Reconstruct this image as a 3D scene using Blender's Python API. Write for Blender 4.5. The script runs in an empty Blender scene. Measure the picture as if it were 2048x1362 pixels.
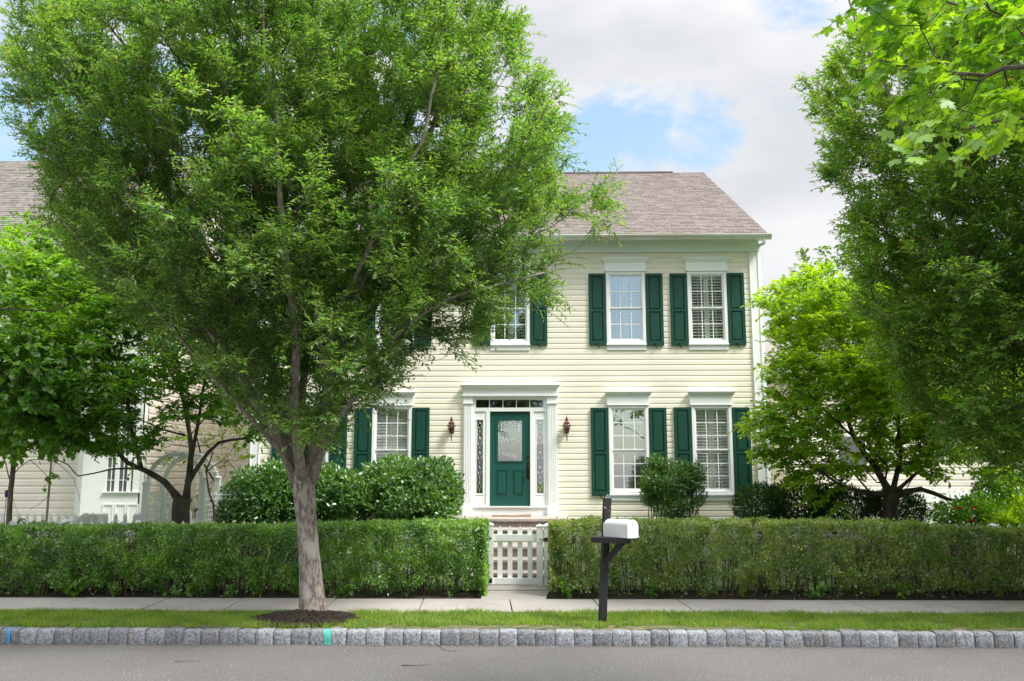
import bpy, bmesh, math, random
import numpy as np
from mathutils import Vector, Matrix, noise as mnoise

random.seed(7)
RNG = np.random.default_rng(11)
C = bpy.context.scene.collection
SC = bpy.context.scene
R = math.radians

# ------------------------------------------------------------------ camera
CAMZ, PITCH, YAW, FPX = 1.85, R(8.79), R(1.2), 1750.0
cam = bpy.data.cameras.new('camera')
cam.sensor_width = 36.0
cam.lens = FPX / 2048 * 36.0
cam.clip_start = 0.05
cam.clip_end = 2000
camo = bpy.data.objects.new('camera', cam)
C.objects.link(camo)
camo.location = (0, 0, CAMZ)
camo.rotation_euler = (R(90) + PITCH, 0, YAW)
SC.camera = camo
FW = np.array([-math.sin(YAW) * math.cos(PITCH), math.cos(YAW) * math.cos(PITCH), math.sin(PITCH)])
RT = np.array([math.cos(YAW), math.sin(YAW), 0.0])
UP = np.cross(RT, FW)
CAM = np.array([0, 0, CAMZ])

def P(u, v, Y):
    """point of the plane y = Y seen at photo pixel (u, v)"""
    d = FW + (u - 1024) / FPX * RT - (v - 681) / FPX * UP
    p = CAM + d * (Y / d[1])
    return (float(p[0]), float(p[1]), float(p[2]))

def proj(pts):
    q = pts - CAM
    z = q @ FW
    z = np.where(z < 0.05, 0.05, z)
    return 1024 + FPX * (q @ RT) / z, 681 - FPX * (q @ UP) / z, q @ FW

# ------------------------------------------------------------------ sky, sun, exposure
SUN = Vector((0.52, -0.27, 0.82)).normalized()
w = bpy.data.worlds.new('World')
SC.world = w
w.use_nodes = True
nt = w.node_tree
nt.nodes.clear()
N, L = nt.nodes.new, nt.links.new
out = N('ShaderNodeOutputWorld')
bg = N('ShaderNodeBackground')
sky = N('ShaderNodeTexSky')
sky.sky_type = 'NISHITA'
sky.sun_disc = False
sky.sun_elevation = math.asin(SUN.z)
sky.sun_rotation = math.atan2(SUN.x, SUN.y)
sky.air_density = 1.0
sky.dust_density = 1.2
tc = N('ShaderNodeTexCoord')
mp = N('ShaderNodeMapping'); mp.inputs['Scale'].default_value = (1.0, 1.0, 1.9)
L(tc.outputs['Generated'], mp.inputs['Vector'])
n1 = N('ShaderNodeTexNoise'); n1.inputs['Scale'].default_value = 5.5; n1.inputs['Detail'].default_value = 9
n1.inputs['Roughness'].default_value = 0.62; n1.inputs['Distortion'].default_value = 0.25
L(mp.outputs[0], n1.inputs['Vector'])
n2 = N('ShaderNodeTexNoise'); n2.inputs['Scale'].default_value = 3.4; n2.inputs['Detail'].default_value = 6
n2.inputs['Roughness'].default_value = 0.5
mp2 = N('ShaderNodeMapping'); mp2.inputs['Location'].default_value = (3.7, 1.2, 0.4); mp2.inputs['Scale'].default_value = (1, 1, 2.2)
L(tc.outputs['Generated'], mp2.inputs['Vector']); L(mp2.outputs[0], n2.inputs['Vector'])

def wmath(op, a, b=None, clamp=False):
    m = N('ShaderNodeMath'); m.operation = op; m.use_clamp = clamp
    for i, x in enumerate((a, b)):
        if x is None: continue
        if isinstance(x, (int, float)): m.inputs[i].default_value = x
        else: L(x, m.inputs[i])
    return m.outputs[0]

# openings in the cloud cover, each a direction in the sky with an angular radius
blue = None
for (u, v, r0, r1, amt) in ((1235, 290, 1.0, 6.2, .58), (1400, 296, .6, 4.2, .50), (1150, 330, .5, 5, .42), (1000, 215, 1, 6, .30), (60, 110, 3, 15, .42),
                            (-150, 330, 4, 14, .3), (390, 330, 2, 9, .35), (760, 130, 1, 6, .3), (300, 120, 2, 9, .35), (1620, 10, .5, 3.5, .2), ('mirror', 0, 4, 13, .9)):
    d = Vector(P(1200 if u == 'mirror' else u, 600 if u == 'mirror' else v, 50)) - Vector(CAM); d.normalize()
    if u == 'mirror': d.y = -d.y   # an opening behind the camera that the upper panes reflect
    vm = N('ShaderNodeVectorMath'); vm.operation = 'DOT_PRODUCT'
    nrm = N('ShaderNodeVectorMath'); nrm.operation = 'NORMALIZE'
    L(tc.outputs['Generated'], nrm.inputs[0]); L(nrm.outputs[0], vm.inputs[0]); vm.inputs[1].default_value = d
    mr = N('ShaderNodeMapRange'); mr.interpolation_type = 'SMOOTHSTEP'
    mr.inputs['From Min'].default_value = math.cos(R(r1)); mr.inputs['From Max'].default_value = math.cos(R(r0))
    mr.inputs['To Min'].default_value = 0; mr.inputs['To Max'].default_value = amt
    L(vm.outputs['Value'], mr.inputs['Value'])
    blue = mr.outputs[0] if blue is None else wmath('MAXIMUM', blue, mr.outputs[0])
dens = wmath('SUBTRACT', wmath('ADD', wmath('MULTIPLY', n1.outputs['Fac'], 1.9), -0.33), blue)
mr = N('ShaderNodeMapRange'); mr.interpolation_type = 'SMOOTHSTEP'
mr.inputs['From Min'].default_value = 0.08; mr.inputs['From Max'].default_value = 0.44
L(dens, mr.inputs['Value'])
cr = N('ShaderNodeValToRGB')
cr.color_ramp.elements[0].position = 0.38; cr.color_ramp.elements[0].color = (2.75, 2.83, 3.0, 1)
cr.color_ramp.elements[1].position = 0.60; cr.color_ramp.elements[1].color = (3.5, 3.5, 3.56, 1)
L(n2.outputs['Fac'], cr.inputs['Fac'])
sc_ = N('ShaderNodeMix'); sc_.data_type = 'RGBA'; sc_.blend_type = 'MULTIPLY'; sc_.inputs['Factor'].default_value = 1
L(sky.outputs[0], sc_.inputs['A']); sc_.inputs['B'].default_value = (1.5, 1.5, 1.3, 1)
mx = N('ShaderNodeMix'); mx.data_type = 'RGBA'
L(mr.outputs[0], mx.inputs['Factor']); L(sc_.outputs['Result'], mx.inputs['A']); L(cr.outputs['Color'], mx.inputs['B'])
hz_ = N('ShaderNodeMix'); hz_.data_type = 'RGBA'; hz_.inputs['Factor'].default_value = .5
L(sc_.outputs['Result'], hz_.inputs['A']); hz_.inputs['B'].default_value = (1.45, 2.0, 2.75, 1); L(hz_.outputs['Result'], mx.inputs['A'])
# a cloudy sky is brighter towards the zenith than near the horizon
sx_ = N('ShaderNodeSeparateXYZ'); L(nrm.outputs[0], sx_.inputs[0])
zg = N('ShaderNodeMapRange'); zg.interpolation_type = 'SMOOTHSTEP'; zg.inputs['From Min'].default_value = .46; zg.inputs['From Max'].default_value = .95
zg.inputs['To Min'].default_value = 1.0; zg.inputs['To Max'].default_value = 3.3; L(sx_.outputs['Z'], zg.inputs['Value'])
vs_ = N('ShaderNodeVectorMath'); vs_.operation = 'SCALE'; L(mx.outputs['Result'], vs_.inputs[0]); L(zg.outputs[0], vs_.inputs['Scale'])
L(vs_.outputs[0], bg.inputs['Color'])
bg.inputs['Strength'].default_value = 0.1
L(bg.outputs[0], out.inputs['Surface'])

sun = bpy.data.lights.new('sun', 'SUN')
sun.energy = 2.5
sun.angle = R(18)
sun.color = (1.0, 0.955, 0.88)
suno = bpy.data.objects.new('sun', sun)
C.objects.link(suno)
suno.rotation_euler = (-SUN).to_track_quat('-Z', 'Y').to_euler()
SC.view_settings.view_transform = 'Standard'
SC.view_settings.look = 'None'
SC.view_settings.exposure = 1.46
SC.view_settings.gamma = 1.0
SC.view_settings.use_curve_mapping = False
SC.cycles.max_bounces = 7
SC.cycles.diffuse_bounces = 4
SC.cycles.transparent_max_bounces = 8
SC.cycles.sample_clamp_indirect = 6
SC.cycles.use_denoising = True
SC.cycles.denoising_prefilter = 'NONE'

# ------------------------------------------------------------------ materials
MATS = {}
def mat(name, col, rough=0.7, col2=None, scale=5.0, detail=4, bump=0.0, bscale=None, metal=0.0, spec=0.5,
        island=0.0, stretch=(1, 1, 1), lo=0.35, hi=0.65, col3=None, scale3=1.5, lo3=.5, hi3=.7):
    if name in MATS: return MATS[name]
    m = bpy.data.materials.new(name); m.use_nodes = True
    t = m.node_tree; b = t.nodes['Principled BSDF']
    b.inputs['Roughness'].default_value = rough; b.inputs['Metallic'].default_value = metal
    b.inputs['Specular IOR Level'].default_value = spec
    tc = t.nodes.new('ShaderNodeTexCoord'); mp = t.nodes.new('ShaderNodeMapping'); mp.inputs['Scale'].default_value = stretch
    t.links.new(tc.outputs['Object'], mp.inputs['Vector'])
    def nz(s, d=detail):
        n = t.nodes.new('ShaderNodeTexNoise'); n.inputs['Scale'].default_value = s; n.inputs['Detail'].default_value = d
        t.links.new(mp.outputs[0], n.inputs['Vector']); return n.outputs['Fac']
    c = None
    if col2 is None: col2 = tuple(x * 0.9 for x in col)
    r = t.nodes.new('ShaderNodeValToRGB')
    r.color_ramp.elements[0].position = lo; r.color_ramp.elements[0].color = (*col2, 1)
    r.color_ramp.elements[1].position = hi; r.color_ramp.elements[1].color = (*col, 1)
    t.links.new(nz(scale), r.inputs['Fac']); c = r.outputs['Color']
    if col3:
        mr = t.nodes.new('ShaderNodeMapRange'); mr.inputs['From Min'].default_value = lo3; mr.inputs['From Max'].default_value = hi3
        t.links.new(nz(scale3, 5), mr.inputs['Value'])
        mx = t.nodes.new('ShaderNodeMix'); mx.data_type = 'RGBA'
        t.links.new(mr.outputs[0], mx.inputs['Factor']); t.links.new(c, mx.inputs['A']); mx.inputs['B'].default_value = (*col3, 1)
        c = mx.outputs['Result']
    if island:
        g = t.nodes.new('ShaderNodeNewGeometry')
        mr = t.nodes.new('ShaderNodeMapRange'); mr.inputs['To Min'].default_value = 1 - island; mr.inputs['To Max'].default_value = 1 + island
        t.links.new(g.outputs['Random Per Island'], mr.inputs['Value'])
        h = t.nodes.new('ShaderNodeHueSaturation'); t.links.new(mr.outputs[0], h.inputs['Value']); t.links.new(c, h.inputs['Color'])
        c = h.outputs['Color']
    t.links.new(c, b.inputs['Base Color'])
    if bump:
        bm = t.nodes.new('ShaderNodeBump'); bm.inputs['Strength'].default_value = min(1, bump); bm.inputs['Distance'].default_value = 0.01
        t.links.new(nz(bscale or scale * 3), bm.inputs['Height']); t.links.new(bm.outputs[0], b.inputs['Normal'])
    MATS[name] = m
    return m

def leafmat(name, a, b_, trans=0.42, tcol=None, c=None, cth=0.8, gloss=0.04, nscale=0.8, rough=.45):
    """two-sided leaf: hue varies per leaf and per bough, light passes through the blade"""
    m = bpy.data.materials.new(name); m.use_nodes = True
    t = m.node_tree; t.nodes.clear(); n = t.nodes.new; l = t.links.new
    o = n('ShaderNodeOutputMaterial'); g = n('ShaderNodeNewGeometry'); tc = n('ShaderNodeTexCoord')
    nz = n('ShaderNodeTexNoise'); nz.inputs['Scale'].default_value = nscale; nz.inputs['Detail'].default_value = 3
    l(tc.outputs['Object'], nz.inputs['Vector'])
    ad = n('ShaderNodeMath'); ad.operation = 'MULTIPLY_ADD'; l(g.outputs['Random Per Island'], ad.inputs[0]); ad.inputs[1].default_value = .55
    sb = n('ShaderNodeMath'); sb.operation = 'MULTIPLY_ADD'; l(nz.outputs['Fac'], sb.inputs[0]); sb.inputs[1].default_value = 1.6; sb.inputs[2].default_value = -.58
    l(sb.outputs[0], ad.inputs[2])
    r = n('ShaderNodeValToRGB'); r.color_ramp.elements[0].position = 0.05; r.color_ramp.elements[0].color = (*a, 1)
    r.color_ramp.elements[1].position = 0.9; r.color_ramp.elements[1].color = (*b_, 1)
    l(ad.outputs[0], r.inputs['Fac']); col = r.outputs['Color']
    if c:
        mr = n('ShaderNodeMapRange'); mr.inputs['From Min'].default_value = cth; mr.inputs['From Max'].default_value = min(1., cth + .05)
        n3 = n('ShaderNodeTexWhiteNoise'); n3.noise_dimensions = '1D'; l(g.outputs['Random Per Island'], n3.inputs['W'])
        l(n3.outputs['Value'], mr.inputs['Value'])
        mx = n('ShaderNodeMix'); mx.data_type = 'RGBA'; l(mr.outputs[0], mx.inputs['Factor']); l(col, mx.inputs['A']); mx.inputs['B'].default_value = (*c, 1)
        col = mx.outputs['Result']
    d = n('ShaderNodeBsdfDiffuse'); l(col, d.inputs['Color'])
    tr = n('ShaderNodeBsdfTranslucent')
    tm = n('ShaderNodeMix'); tm.data_type = 'RGBA'; tm.blend_type = 'MULTIPLY'; tm.inputs['Factor'].default_value = 1
    l(col, tm.inputs['A']); tm.inputs['B'].default_value = (*(tcol or (1.9, 1.75, .55)), 1); l(tm.outputs['Result'], tr.inputs['Color'])
    m1 = n('ShaderNodeMixShader'); m1.inputs[0].default_value = trans; l(d.outputs[0], m1.inputs[1]); l(tr.outputs[0], m1.inputs[2])
    gl = n('ShaderNodeBsdfGlossy'); gl.inputs['Roughness'].default_value = rough; gl.inputs['Color'].default_value = (.9, .95, 1, 1)
    m2 = n('ShaderNodeMixShader'); m2.inputs[0].default_value = gloss; l(m1.outputs[0], m2.inputs[1]); l(gl.outputs[0], m2.inputs[2])
    l(m2.outputs[0], o.inputs['Surface'])
    MATS[name] = m
    return m

def glassmat(name, tint=(.95, .98, .97), refl=0.16, rough=0.0, wav=0.0):
    m = bpy.data.materials.new(name); m.use_nodes = True
    t = m.node_tree; t.nodes.clear(); n = t.nodes.new; l = t.links.new
    o = n('ShaderNodeOutputMaterial'); tr = n('ShaderNodeBsdfTransparent'); tr.inputs['Color'].default_value = (*tint, 1)
    gl = n('ShaderNodeBsdfGlossy'); gl.inputs['Roughness'].default_value = rough
    fr = n('ShaderNodeFresnel'); fr.inputs['IOR'].default_value = 1.5
    ad = n('ShaderNodeMath'); ad.operation = 'ADD'; ad.use_clamp = True; l(fr.outputs[0], ad.inputs[0]); ad.inputs[1].default_value = refl
    hf = n('ShaderNodeMath'); hf.operation = 'MULTIPLY'; l(fr.outputs[0], hf.inputs[0]); hf.inputs[1].default_value = .6; l(hf.outputs[0], ad.inputs[0])
    if wav:
        tc = n('ShaderNodeTexCoord'); nz = n('ShaderNodeTexNoise'); nz.inputs['Scale'].default_value = 2.0; l(tc.outputs['Object'], nz.inputs['Vector'])
        b = n('ShaderNodeBump'); b.inputs['Strength'].default_value = wav; b.inputs['Distance'].default_value = .02
        l(nz.outputs['Fac'], b.inputs['Height']); l(b.outputs[0], gl.inputs['Normal'])
    mx = n('ShaderNodeMixShader'); l(ad.outputs[0], mx.inputs[0]); l(tr.outputs[0], mx.inputs[1]); l(gl.outputs[0], mx.inputs[2])
    l(mx.outputs[0], o.inputs['Surface'])
    MATS[name] = m
    return m

M_cream = mat('cream_vinyl', (.81, .775, .655), .5, (.79, .75, .63), .8, bump=.12, bscale=60, col3=(.75, .715, .60), scale3=.9, lo3=.5, hi3=.85, stretch=(1, 1, .5))
M_white = mat('white_trim', (.83, .85, .86), .45, (.79, .815, .82), 2.0, col3=(.70, .71, .69), scale3=3, lo3=.6, hi3=.9)
M_green = mat('green_paint', (.006, .060, .039), .5, (.005, .050, .033), 3, spec=.35, bump=.1, bscale=90, col3=(.02, .095, .07), scale3=6, lo3=.62, hi3=.8, stretch=(4, 4, .6))
M_door = mat('door_paint', (.003, .074, .058), .38, (.003, .066, .051), 3, bump=.08, bscale=80)
M_roof = mat('brown_shingle', (.245, .208, .197), .9, (.205, .172, .163), 30, island=.10, bump=.4, bscale=200)
M_roof2 = mat('grey_shingle', (.26, .235, .22), .9, (.20, .18, .17), 60, island=.2, bump=.4, bscale=200)
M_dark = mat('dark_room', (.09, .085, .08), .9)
M_iron = mat('black_iron', (.012, .012, .012), .45)
M_copper = mat('aged_copper', (.17, .06, .04), .42, (.10, .035, .025), 20, metal=.6)
M_bronze = mat('dark_bronze', (.03, .022, .018), .35, metal=.8)
M_gutter = mat('gutter_metal', (.66, .68, .64), .5, (.50, .50, .42), 1.5, stretch=(.6, 3, 9))
M_conc = mat('concrete', (.40, .375, .35), .9, (.33, .305, .285), 1.3, detail=8, bump=.3, bscale=120, col3=(.30, .27, .25), scale3=2.2, lo3=.56, hi3=.78)
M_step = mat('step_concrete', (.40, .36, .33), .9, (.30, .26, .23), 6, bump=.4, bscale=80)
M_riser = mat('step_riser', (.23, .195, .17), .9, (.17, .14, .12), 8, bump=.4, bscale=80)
M_asph = mat('asphalt', (.20, .195, .195), .9, (.055, .053, .053), 85, detail=6, bump=1, bscale=120, col3=(.095, .091, .089), scale3=.8, lo3=.42, hi3=.95, lo=.38, hi=.62)
M_stone = mat('granite', (.30, .315, .34), .85, (.12, .135, .16), 42, detail=6, island=.25, col3=(.16, .14, .12), scale3=9, lo3=.58, hi3=.85, bump=.8, bscale=60)
M_mortar = mat('mortar', (.30, .245, .195), .95, (.20, .15, .115), 25)
M_soil = mat('soil', (.055, .04, .03), 1, (.02, .015, .012), 30, bump=1, bscale=50)
M_mulch = mat('mulch_bark', (.06, .045, .036), .9, (.02, .015, .012), 30, island=.5)
M_lawn = mat('lawn_ground', (.085, .15, .03), 1, (.05, .09, .02), 14, bump=1, bscale=60)
M_dirt = mat('verge_soil', (.17, .145, .08), 1, (.06, .09, .025), 7, detail=8, bump=1, bscale=60, lo=.4, hi=.62)
M_bark = mat('grey_bark', (.38, .33, .295), .9, (.16, .13, .115), 26, detail=9, bump=1, bscale=60, stretch=(1, 1, .45), lo=.40, hi=.60, col3=(.46, .42, .385), scale3=5.5, lo3=.56, hi3=.66)
M_bark2 = mat('dark_bark', (.10, .08, .065), .95, (.045, .036, .03), 9, bump=1, bscale=40, stretch=(1, 1, .35))
M_limb = mat('shaded_limb_bark', (.30, .26, .23), .9, (.15, .12, .105), 22, detail=8, bump=1, bscale=50, stretch=(1, 1, .5))  # a tone under the trunk bark, crown shade put into the colour
M_barkd = mat('shaded_branch_bark', (.085, .068, .055), .95, (.05, .04, .032), 15)  # shade inside the crowns is put into this dark branch colour
M_bark3 = mat('brown_bark', (.17, .135, .105), .95, (.08, .062, .05), 12, bump=1, bscale=45, stretch=(1, 1, .3))
M_twig = mat('hedge_stems', (.15, .10, .07), .95, (.08, .055, .04), 20)
M_black = mat('black_post_paint', (.013, .013, .015), .5, (.010, .010, .012), 4)
M_chip = mat('chipped_paint', (.013, .013, .015), .55, (.013, .013, .015), 4, col3=(.5, .5, .52), scale3=26, lo3=.615, hi3=.64)
M_box = mat('white_mailbox', (.80, .81, .83), .35, (.76, .77, .79), 2, col3=(.5, .49, .47), scale3=9, lo3=.72, hi3=.85)
M_fence = mat('white_vinyl', (.86, .875, .87), .45, (.82, .84, .83), 2.5)
M_pink = mat('blush_siding', (.78, .70, .65), .6, (.75, .67, .62), 1.2)
M_mat = mat('coir_mat', (.33, .20, .12), 1, (.2, .12, .07), 40, bump=1, bscale=90)
M_red = mat('red_petals', (.62, .01, .02), .6, (.42, .005, .012), 20)
M_blue = mat('blue_mark', (.03, .30, .62), .7, (.02, .22, .5), 12)
M_teal = mat('teal_mark', (.08, .46, .38), .7, (.06, .34, .29), 12)
M_cobalt = mat('cobalt_glass', (.01, .02, .35), .15)
M_lead = mat('lead_came', (.55, .56, .5), .35, metal=.6)
M_bulb = mat('lamp_glass', (.6, .62, .6), .2)
G_win = glassmat('window_glass', refl=.10, wav=.10)
G_win2 = glassmat('mirroring_window_glass', refl=.42, wav=.10)
G_door = glassmat('bevelled_glass', refl=.42, wav=.06)
G_dark = glassmat('transom_glass', refl=.14, wav=.1)

LF_zel = leafmat('zelkova_leaf', (.040, .135, .030), (.215, .370, .080), .5, (1.7, 1.75, .6), c=(.26, .30, .10), cth=.86, gloss=.045, rough=.5)
LF_zel2 = leafmat('zelkova_leaf_red', (.050, .155, .024), (.200, .360, .055), .48, c=(.30, .17, .10), cth=.945)
LF_maple = leafmat('maple_leaf', (.09, .27, .020), (.28, .48, .035), .52, (1.7, 1.5, .35), nscale=1.5, gloss=.05)
LF_dog = leafmat('dogwood_leaf', (.055, .175, .022), (.185, .36, .045), .52, (1.9, 1.75, .4))
LF_dog2 = leafmat('dogwood_leaf_light', (.12, .27, .016), (.33, .50, .034), .58, (1.9, 1.7, .4))
LF_shrub = leafmat('viburnum_leaf', (.045, .135, .022), (.130, .260, .045), .34, gloss=.09)
LF_hedge = leafmat('privet_leaf', (.035, .150, .014), (.265, .470, .040), .42, nscale=2.2, gloss=.10)
LF_hedge2 = leafmat('privet_leaf_brown', (.060, .180, .018), (.310, .430, .055), .44, c=(.40, .27, .17), cth=.87, nscale=2.0, gloss=.10)
LF_back = leafmat('far_leaf', (.11, .19, .03), (.24, .31, .05), .5, nscale=.5)
LF_back2 = leafmat('far_leaf_green', (.05, .12, .025), (.12, .20, .04), .45, nscale=.5)
LF_ever = leafmat('evergreen_leaf', (.022, .070, .018), (.060, .130, .030), .2, gloss=.03)
LF_grass = leafmat('grass_blade', (.10, .24, .03), (.31, .44, .075), .5, (1.5, 1.4, .5), c=(.42, .36, .16), cth=.90, nscale=3, gloss=.03)

# ------------------------------------------------------------------ object helpers
def link(o, parent=None):
    C.objects.link(o)
    if parent is not None:
        o.parent = parent
        o.matrix_parent_inverse = parent.matrix_world.inverted() if parent.type == 'MESH' else Matrix.Translation(-Vector(worldloc(parent)))
    return o
def worldloc(o):
    l = Vector(o.location); p = o.parent
    return l
def thing(name, label, cat, loc=(0, 0, 0), group=None):
    o = bpy.data.objects.new(name, None); o.location = loc; o.empty_display_size = .2; C.objects.link(o)
    o['label'] = label; o['category'] = cat
    if group: o['group'] = group
    return o
def tag(o, label=None, cat=None, group=None, kind=None):
    if label: o['label'] = label
    if cat: o['category'] = cat
    if group: o['group'] = group
    if kind: o['kind'] = kind
    return o

class MB:
    """collects shapes in world coordinates and links them as ONE mesh"""
    def __init__(s): s.v = []; s.f = []; s.sm = []
    def add(s, vs, fs, smooth=False):
        b = len(s.v); s.v += [tuple(map(float, x)) for x in vs]; s.f += [tuple(b + i for i in f) for f in fs]; s.sm += [smooth] * len(fs)
    def box(s, x0, x1, y0, y1, z0, z1):
        x0, x1 = min(x0, x1), max(x0, x1); y0, y1 = min(y0, y1), max(y0, y1); z0, z1 = min(z0, z1), max(z0, z1)
        s.add([(x0, y0, z0), (x1, y0, z0), (x1, y1, z0), (x0, y1, z0), (x0, y0, z1), (x1, y0, z1), (x1, y1, z1), (x0, y1, z1)],
              [(0, 3, 2, 1), (4, 5, 6, 7), (0, 1, 5, 4), (1, 2, 6, 5), (2, 3, 7, 6), (3, 0, 4, 7)])
    def frame(s, x0, x1, z0, z1, wd, y0, y1, wb=None, wt=None):
        wb = wd if wb is None else wb; wt = wd if wt is None else wt
        s.box(x0, x0 + wd, y0, y1, z0, z1); s.box(x1 - wd, x1, y0, y1, z0, z1)
        s.box(x0 + wd, x1 - wd, y0, y1, z0, z0 + wb); s.box(x0 + wd, x1 - wd, y0, y1, z1 - wt, z1)
    def loft(s, prof, x0, x1, e0=0., e1=0.):
        """extrude a (y, z) profile along x; e0/e1: extra length at each end where the profile is further out (mitre)"""
        n = len(prof); ym = max(p[0] for p in prof)
        vs = [(x0 - e0 * (ym - y), y, z) for y, z in prof] + [(x1 + e1 * (ym - y), y, z) for y, z in prof]
        s.add(vs, [(i, (i + 1) % n, n + (i + 1) % n, n + i) for i in range(n)] + [tuple(range(n))[::-1], tuple(range(n, 2 * n))])
    def tube(s, pts, rad, k=8, cap=True, smooth=True):
        pts = [Vector(p) for p in pts]
        if not hasattr(rad, '__len__'): rad = [rad] * len(pts)
        vs = []; ref = None
        for i, p in enumerate(pts):
            d = (pts[min(i + 1, len(pts) - 1)] - pts[max(i - 1, 0)]).normalized()
            if ref is None: ref = d.orthogonal().normalized()
            ref = (ref - d * ref.dot(d)).normalized(); b = d.cross(ref)
            for j in range(k):
                a = 2 * math.pi * j / k
                vs.append(p + (ref * math.cos(a) + b * math.sin(a)) * rad[i])
        fs = [(i * k + j, i * k + (j + 1) % k, (i + 1) * k + (j + 1) % k, (i + 1) * k + j) for i in range(len(pts) - 1) for j in range(k)]
        if cap: fs += [tuple(range(k))[::-1], tuple((len(pts) - 1) * k + j for j in range(k))]
        s.add(vs, fs, smooth)
    def lathe(s, c, prof, k=16, smooth=True, sq=1.0):
        vs = []
        for r, z in prof:
            for j in range(k):
                a = 2 * math.pi * (j + .5) / k
                vs.append((c[0] + r * math.cos(a), c[1] + r * math.sin(a), c[2] + z))
        n = len(prof)
        fs = [(i * k + j, i * k + (j + 1) % k, (i + 1) * k + (j + 1) % k, (i + 1) * k + j) for i in range(n - 1) for j in range(k)]
        fs += [tuple(range(k))[::-1], tuple((n - 1) * k + j for j in range(k))]
        s.add(vs, fs, smooth)
    def build(s, name, m, parent=None, bevel=0):
        me = bpy.data.meshes.new(name); me.from_pydata(s.v, [], s.f); me.update()
        me.polygons.foreach_set('use_smooth', s.sm)
        me.materials.append(m)
        o = bpy.data.objects.new(name, me); link(o, parent)
        if bevel:
            b = o.modifiers.new('bevel', 'BEVEL'); b.width = bevel; b.segments = 2; b.limit_method = 'ANGLE'
        return o

def fastmesh(name, V, tris=None, quads=None, m=None, parent=None, smooth=False):
    me = bpy.data.meshes.new(name)
    V = np.ascontiguousarray(V, dtype=np.float32)
    me.vertices.add(len(V)); me.vertices.foreach_set('co', V.ravel())
    idx = []; tot = []
    if tris is not None and len(tris): idx.append(np.asarray(tris, np.int32).ravel()); tot.append(np.full(len(tris), 3, np.int32))
    if quads is not None and len(quads): idx.append(np.asarray(quads, np.int32).ravel()); tot.append(np.full(len(quads), 4, np.int32))
    idx = np.concatenate(idx); tot = np.concatenate(tot)
    st = np.concatenate([[0], np.cumsum(tot)[:-1]]).astype(np.int32)
    me.loops.add(len(idx)); me.loops.foreach_set('vertex_index', idx)
    me.polygons.add(len(tot)); me.polygons.foreach_set('loop_start', st); me.polygons.foreach_set('loop_total', tot)
    if smooth: me.polygons.foreach_set('use_smooth', np.ones(len(tot), bool))
    me.update(calc_edges=True)
    me.materials.append(m)
    o = bpy.data.objects.new(name, me); link(o, parent)
    return o

def nrm(a): return a / np.maximum(np.linalg.norm(a, axis=1, keepdims=True), 1e-9)

def leaf_arrays(pos, d, n, Ln, Wd, kind):
    """pos,d,n: (N,3) base, direction, approx normal"""
    d = nrm(d); s = nrm(np.cross(d, n)); n = nrm(np.cross(s, d))
    Ln = Ln[:, None]; Wd = Wd[:, None]
    if kind == 'lance':
        tpl = [(0, 0, 0), (.42, .5, .10), (1, 0, -.10), (.42, -.5, .10)]
        tr = [(0, 1, 2), (0, 2, 3)]
    elif kind == 'oval':
        tpl = [(0, 0, 0), (.28, .46, .10), (.68, .40, .06), (1, 0, -.12), (.68, -.40, .06), (.28, -.46, .10)]
        tr = [(0, 1, 2), (0, 2, 3), (0, 3, 4), (0, 4, 5)]
    elif kind == 'heart':
        tpl = [(.08, 0, 0), (-.06, .28, .05), (.22, .55, .10), (.62, .38, .05), (1, 0, -.12), (.62, -.38, .05), (.22, -.55, .10), (-.06, -.28, .05)]
        tr = [(0, i, i + 1) for i in range(1, 7)]
    else:  # maple
        pl = [(0, 0), (.02, .22), (-.10, .42), (.16, .36), (.22, .62), (.32, .55), (.42, .80), (.50, .50), (.62, .52), (.60, .30), (.50, .20), (.74, .24), (.80, .14), (1.0, 0)]
        full = pl + [(a, -b) for a, b in pl[-2:0:-1]]
        tpl = [(.3, 0, .0)] + [(a, b, -.10 * (abs(b) * 1.3) ** 1.5 - .16 * a * a) for a, b in full]
        k = len(full); tr = [(0, 1 + i, 1 + (i + 1) % k) for i in range(k)]
    V = np.stack([pos + d * (a * Ln) + s * (b * Wd) + n * (c * Wd) for a, b, c in tpl], axis=1)
    k = len(tpl); base = (np.arange(len(pos)) * k)[:, None, None]
    T = (base + np.array(tr)[None]).reshape(-1, 3)
    return V.reshape(-1, 3), T

def tubes(p0, p1, r0, r1, k=4):
    d = nrm(p1 - p0); ref = np.where(np.abs(d[:, 2:3]) > .9, np.array([[1., 0, 0]]), np.array([[0, 0, 1.]]))
    a = nrm(np.cross(d, ref)); b = np.cross(d, a); V = []
    for p, r in ((p0, r0), (p1, r1)):
        for j in range(k):
            t = 2 * math.pi * j / k
            V.append(p + (a * math.cos(t) + b * math.sin(t)) * r[:, None])
    V = np.stack(V, axis=1); n = len(p0); base = (np.arange(n) * 2 * k)[:, None, None]
    Q = (base + np.array([[j, (j + 1) % k, k + (j + 1) % k, k + j] for j in range(k)])[None]).reshape(-1, 4)
    return V.reshape(-1, 3), Q

def in_poly(u, v, poly):
    c = np.zeros(len(u), bool); n = len(poly); j = n - 1
    for i in range(n):
        xi, yi = poly[i]; xj, yj = poly[j]
        hit = ((yi > v) != (yj > v)) & (u < (xj - xi) * (v - yi) / ((yj - yi) or 1e-9) + xi)
        c ^= hit; j = i
    return c

def fnoise(pts, s, off=0.0):
    return np.array([mnoise.noise(Vector((p[0] * s + off, p[1] * s, p[2] * s))) for p in pts])

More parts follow.
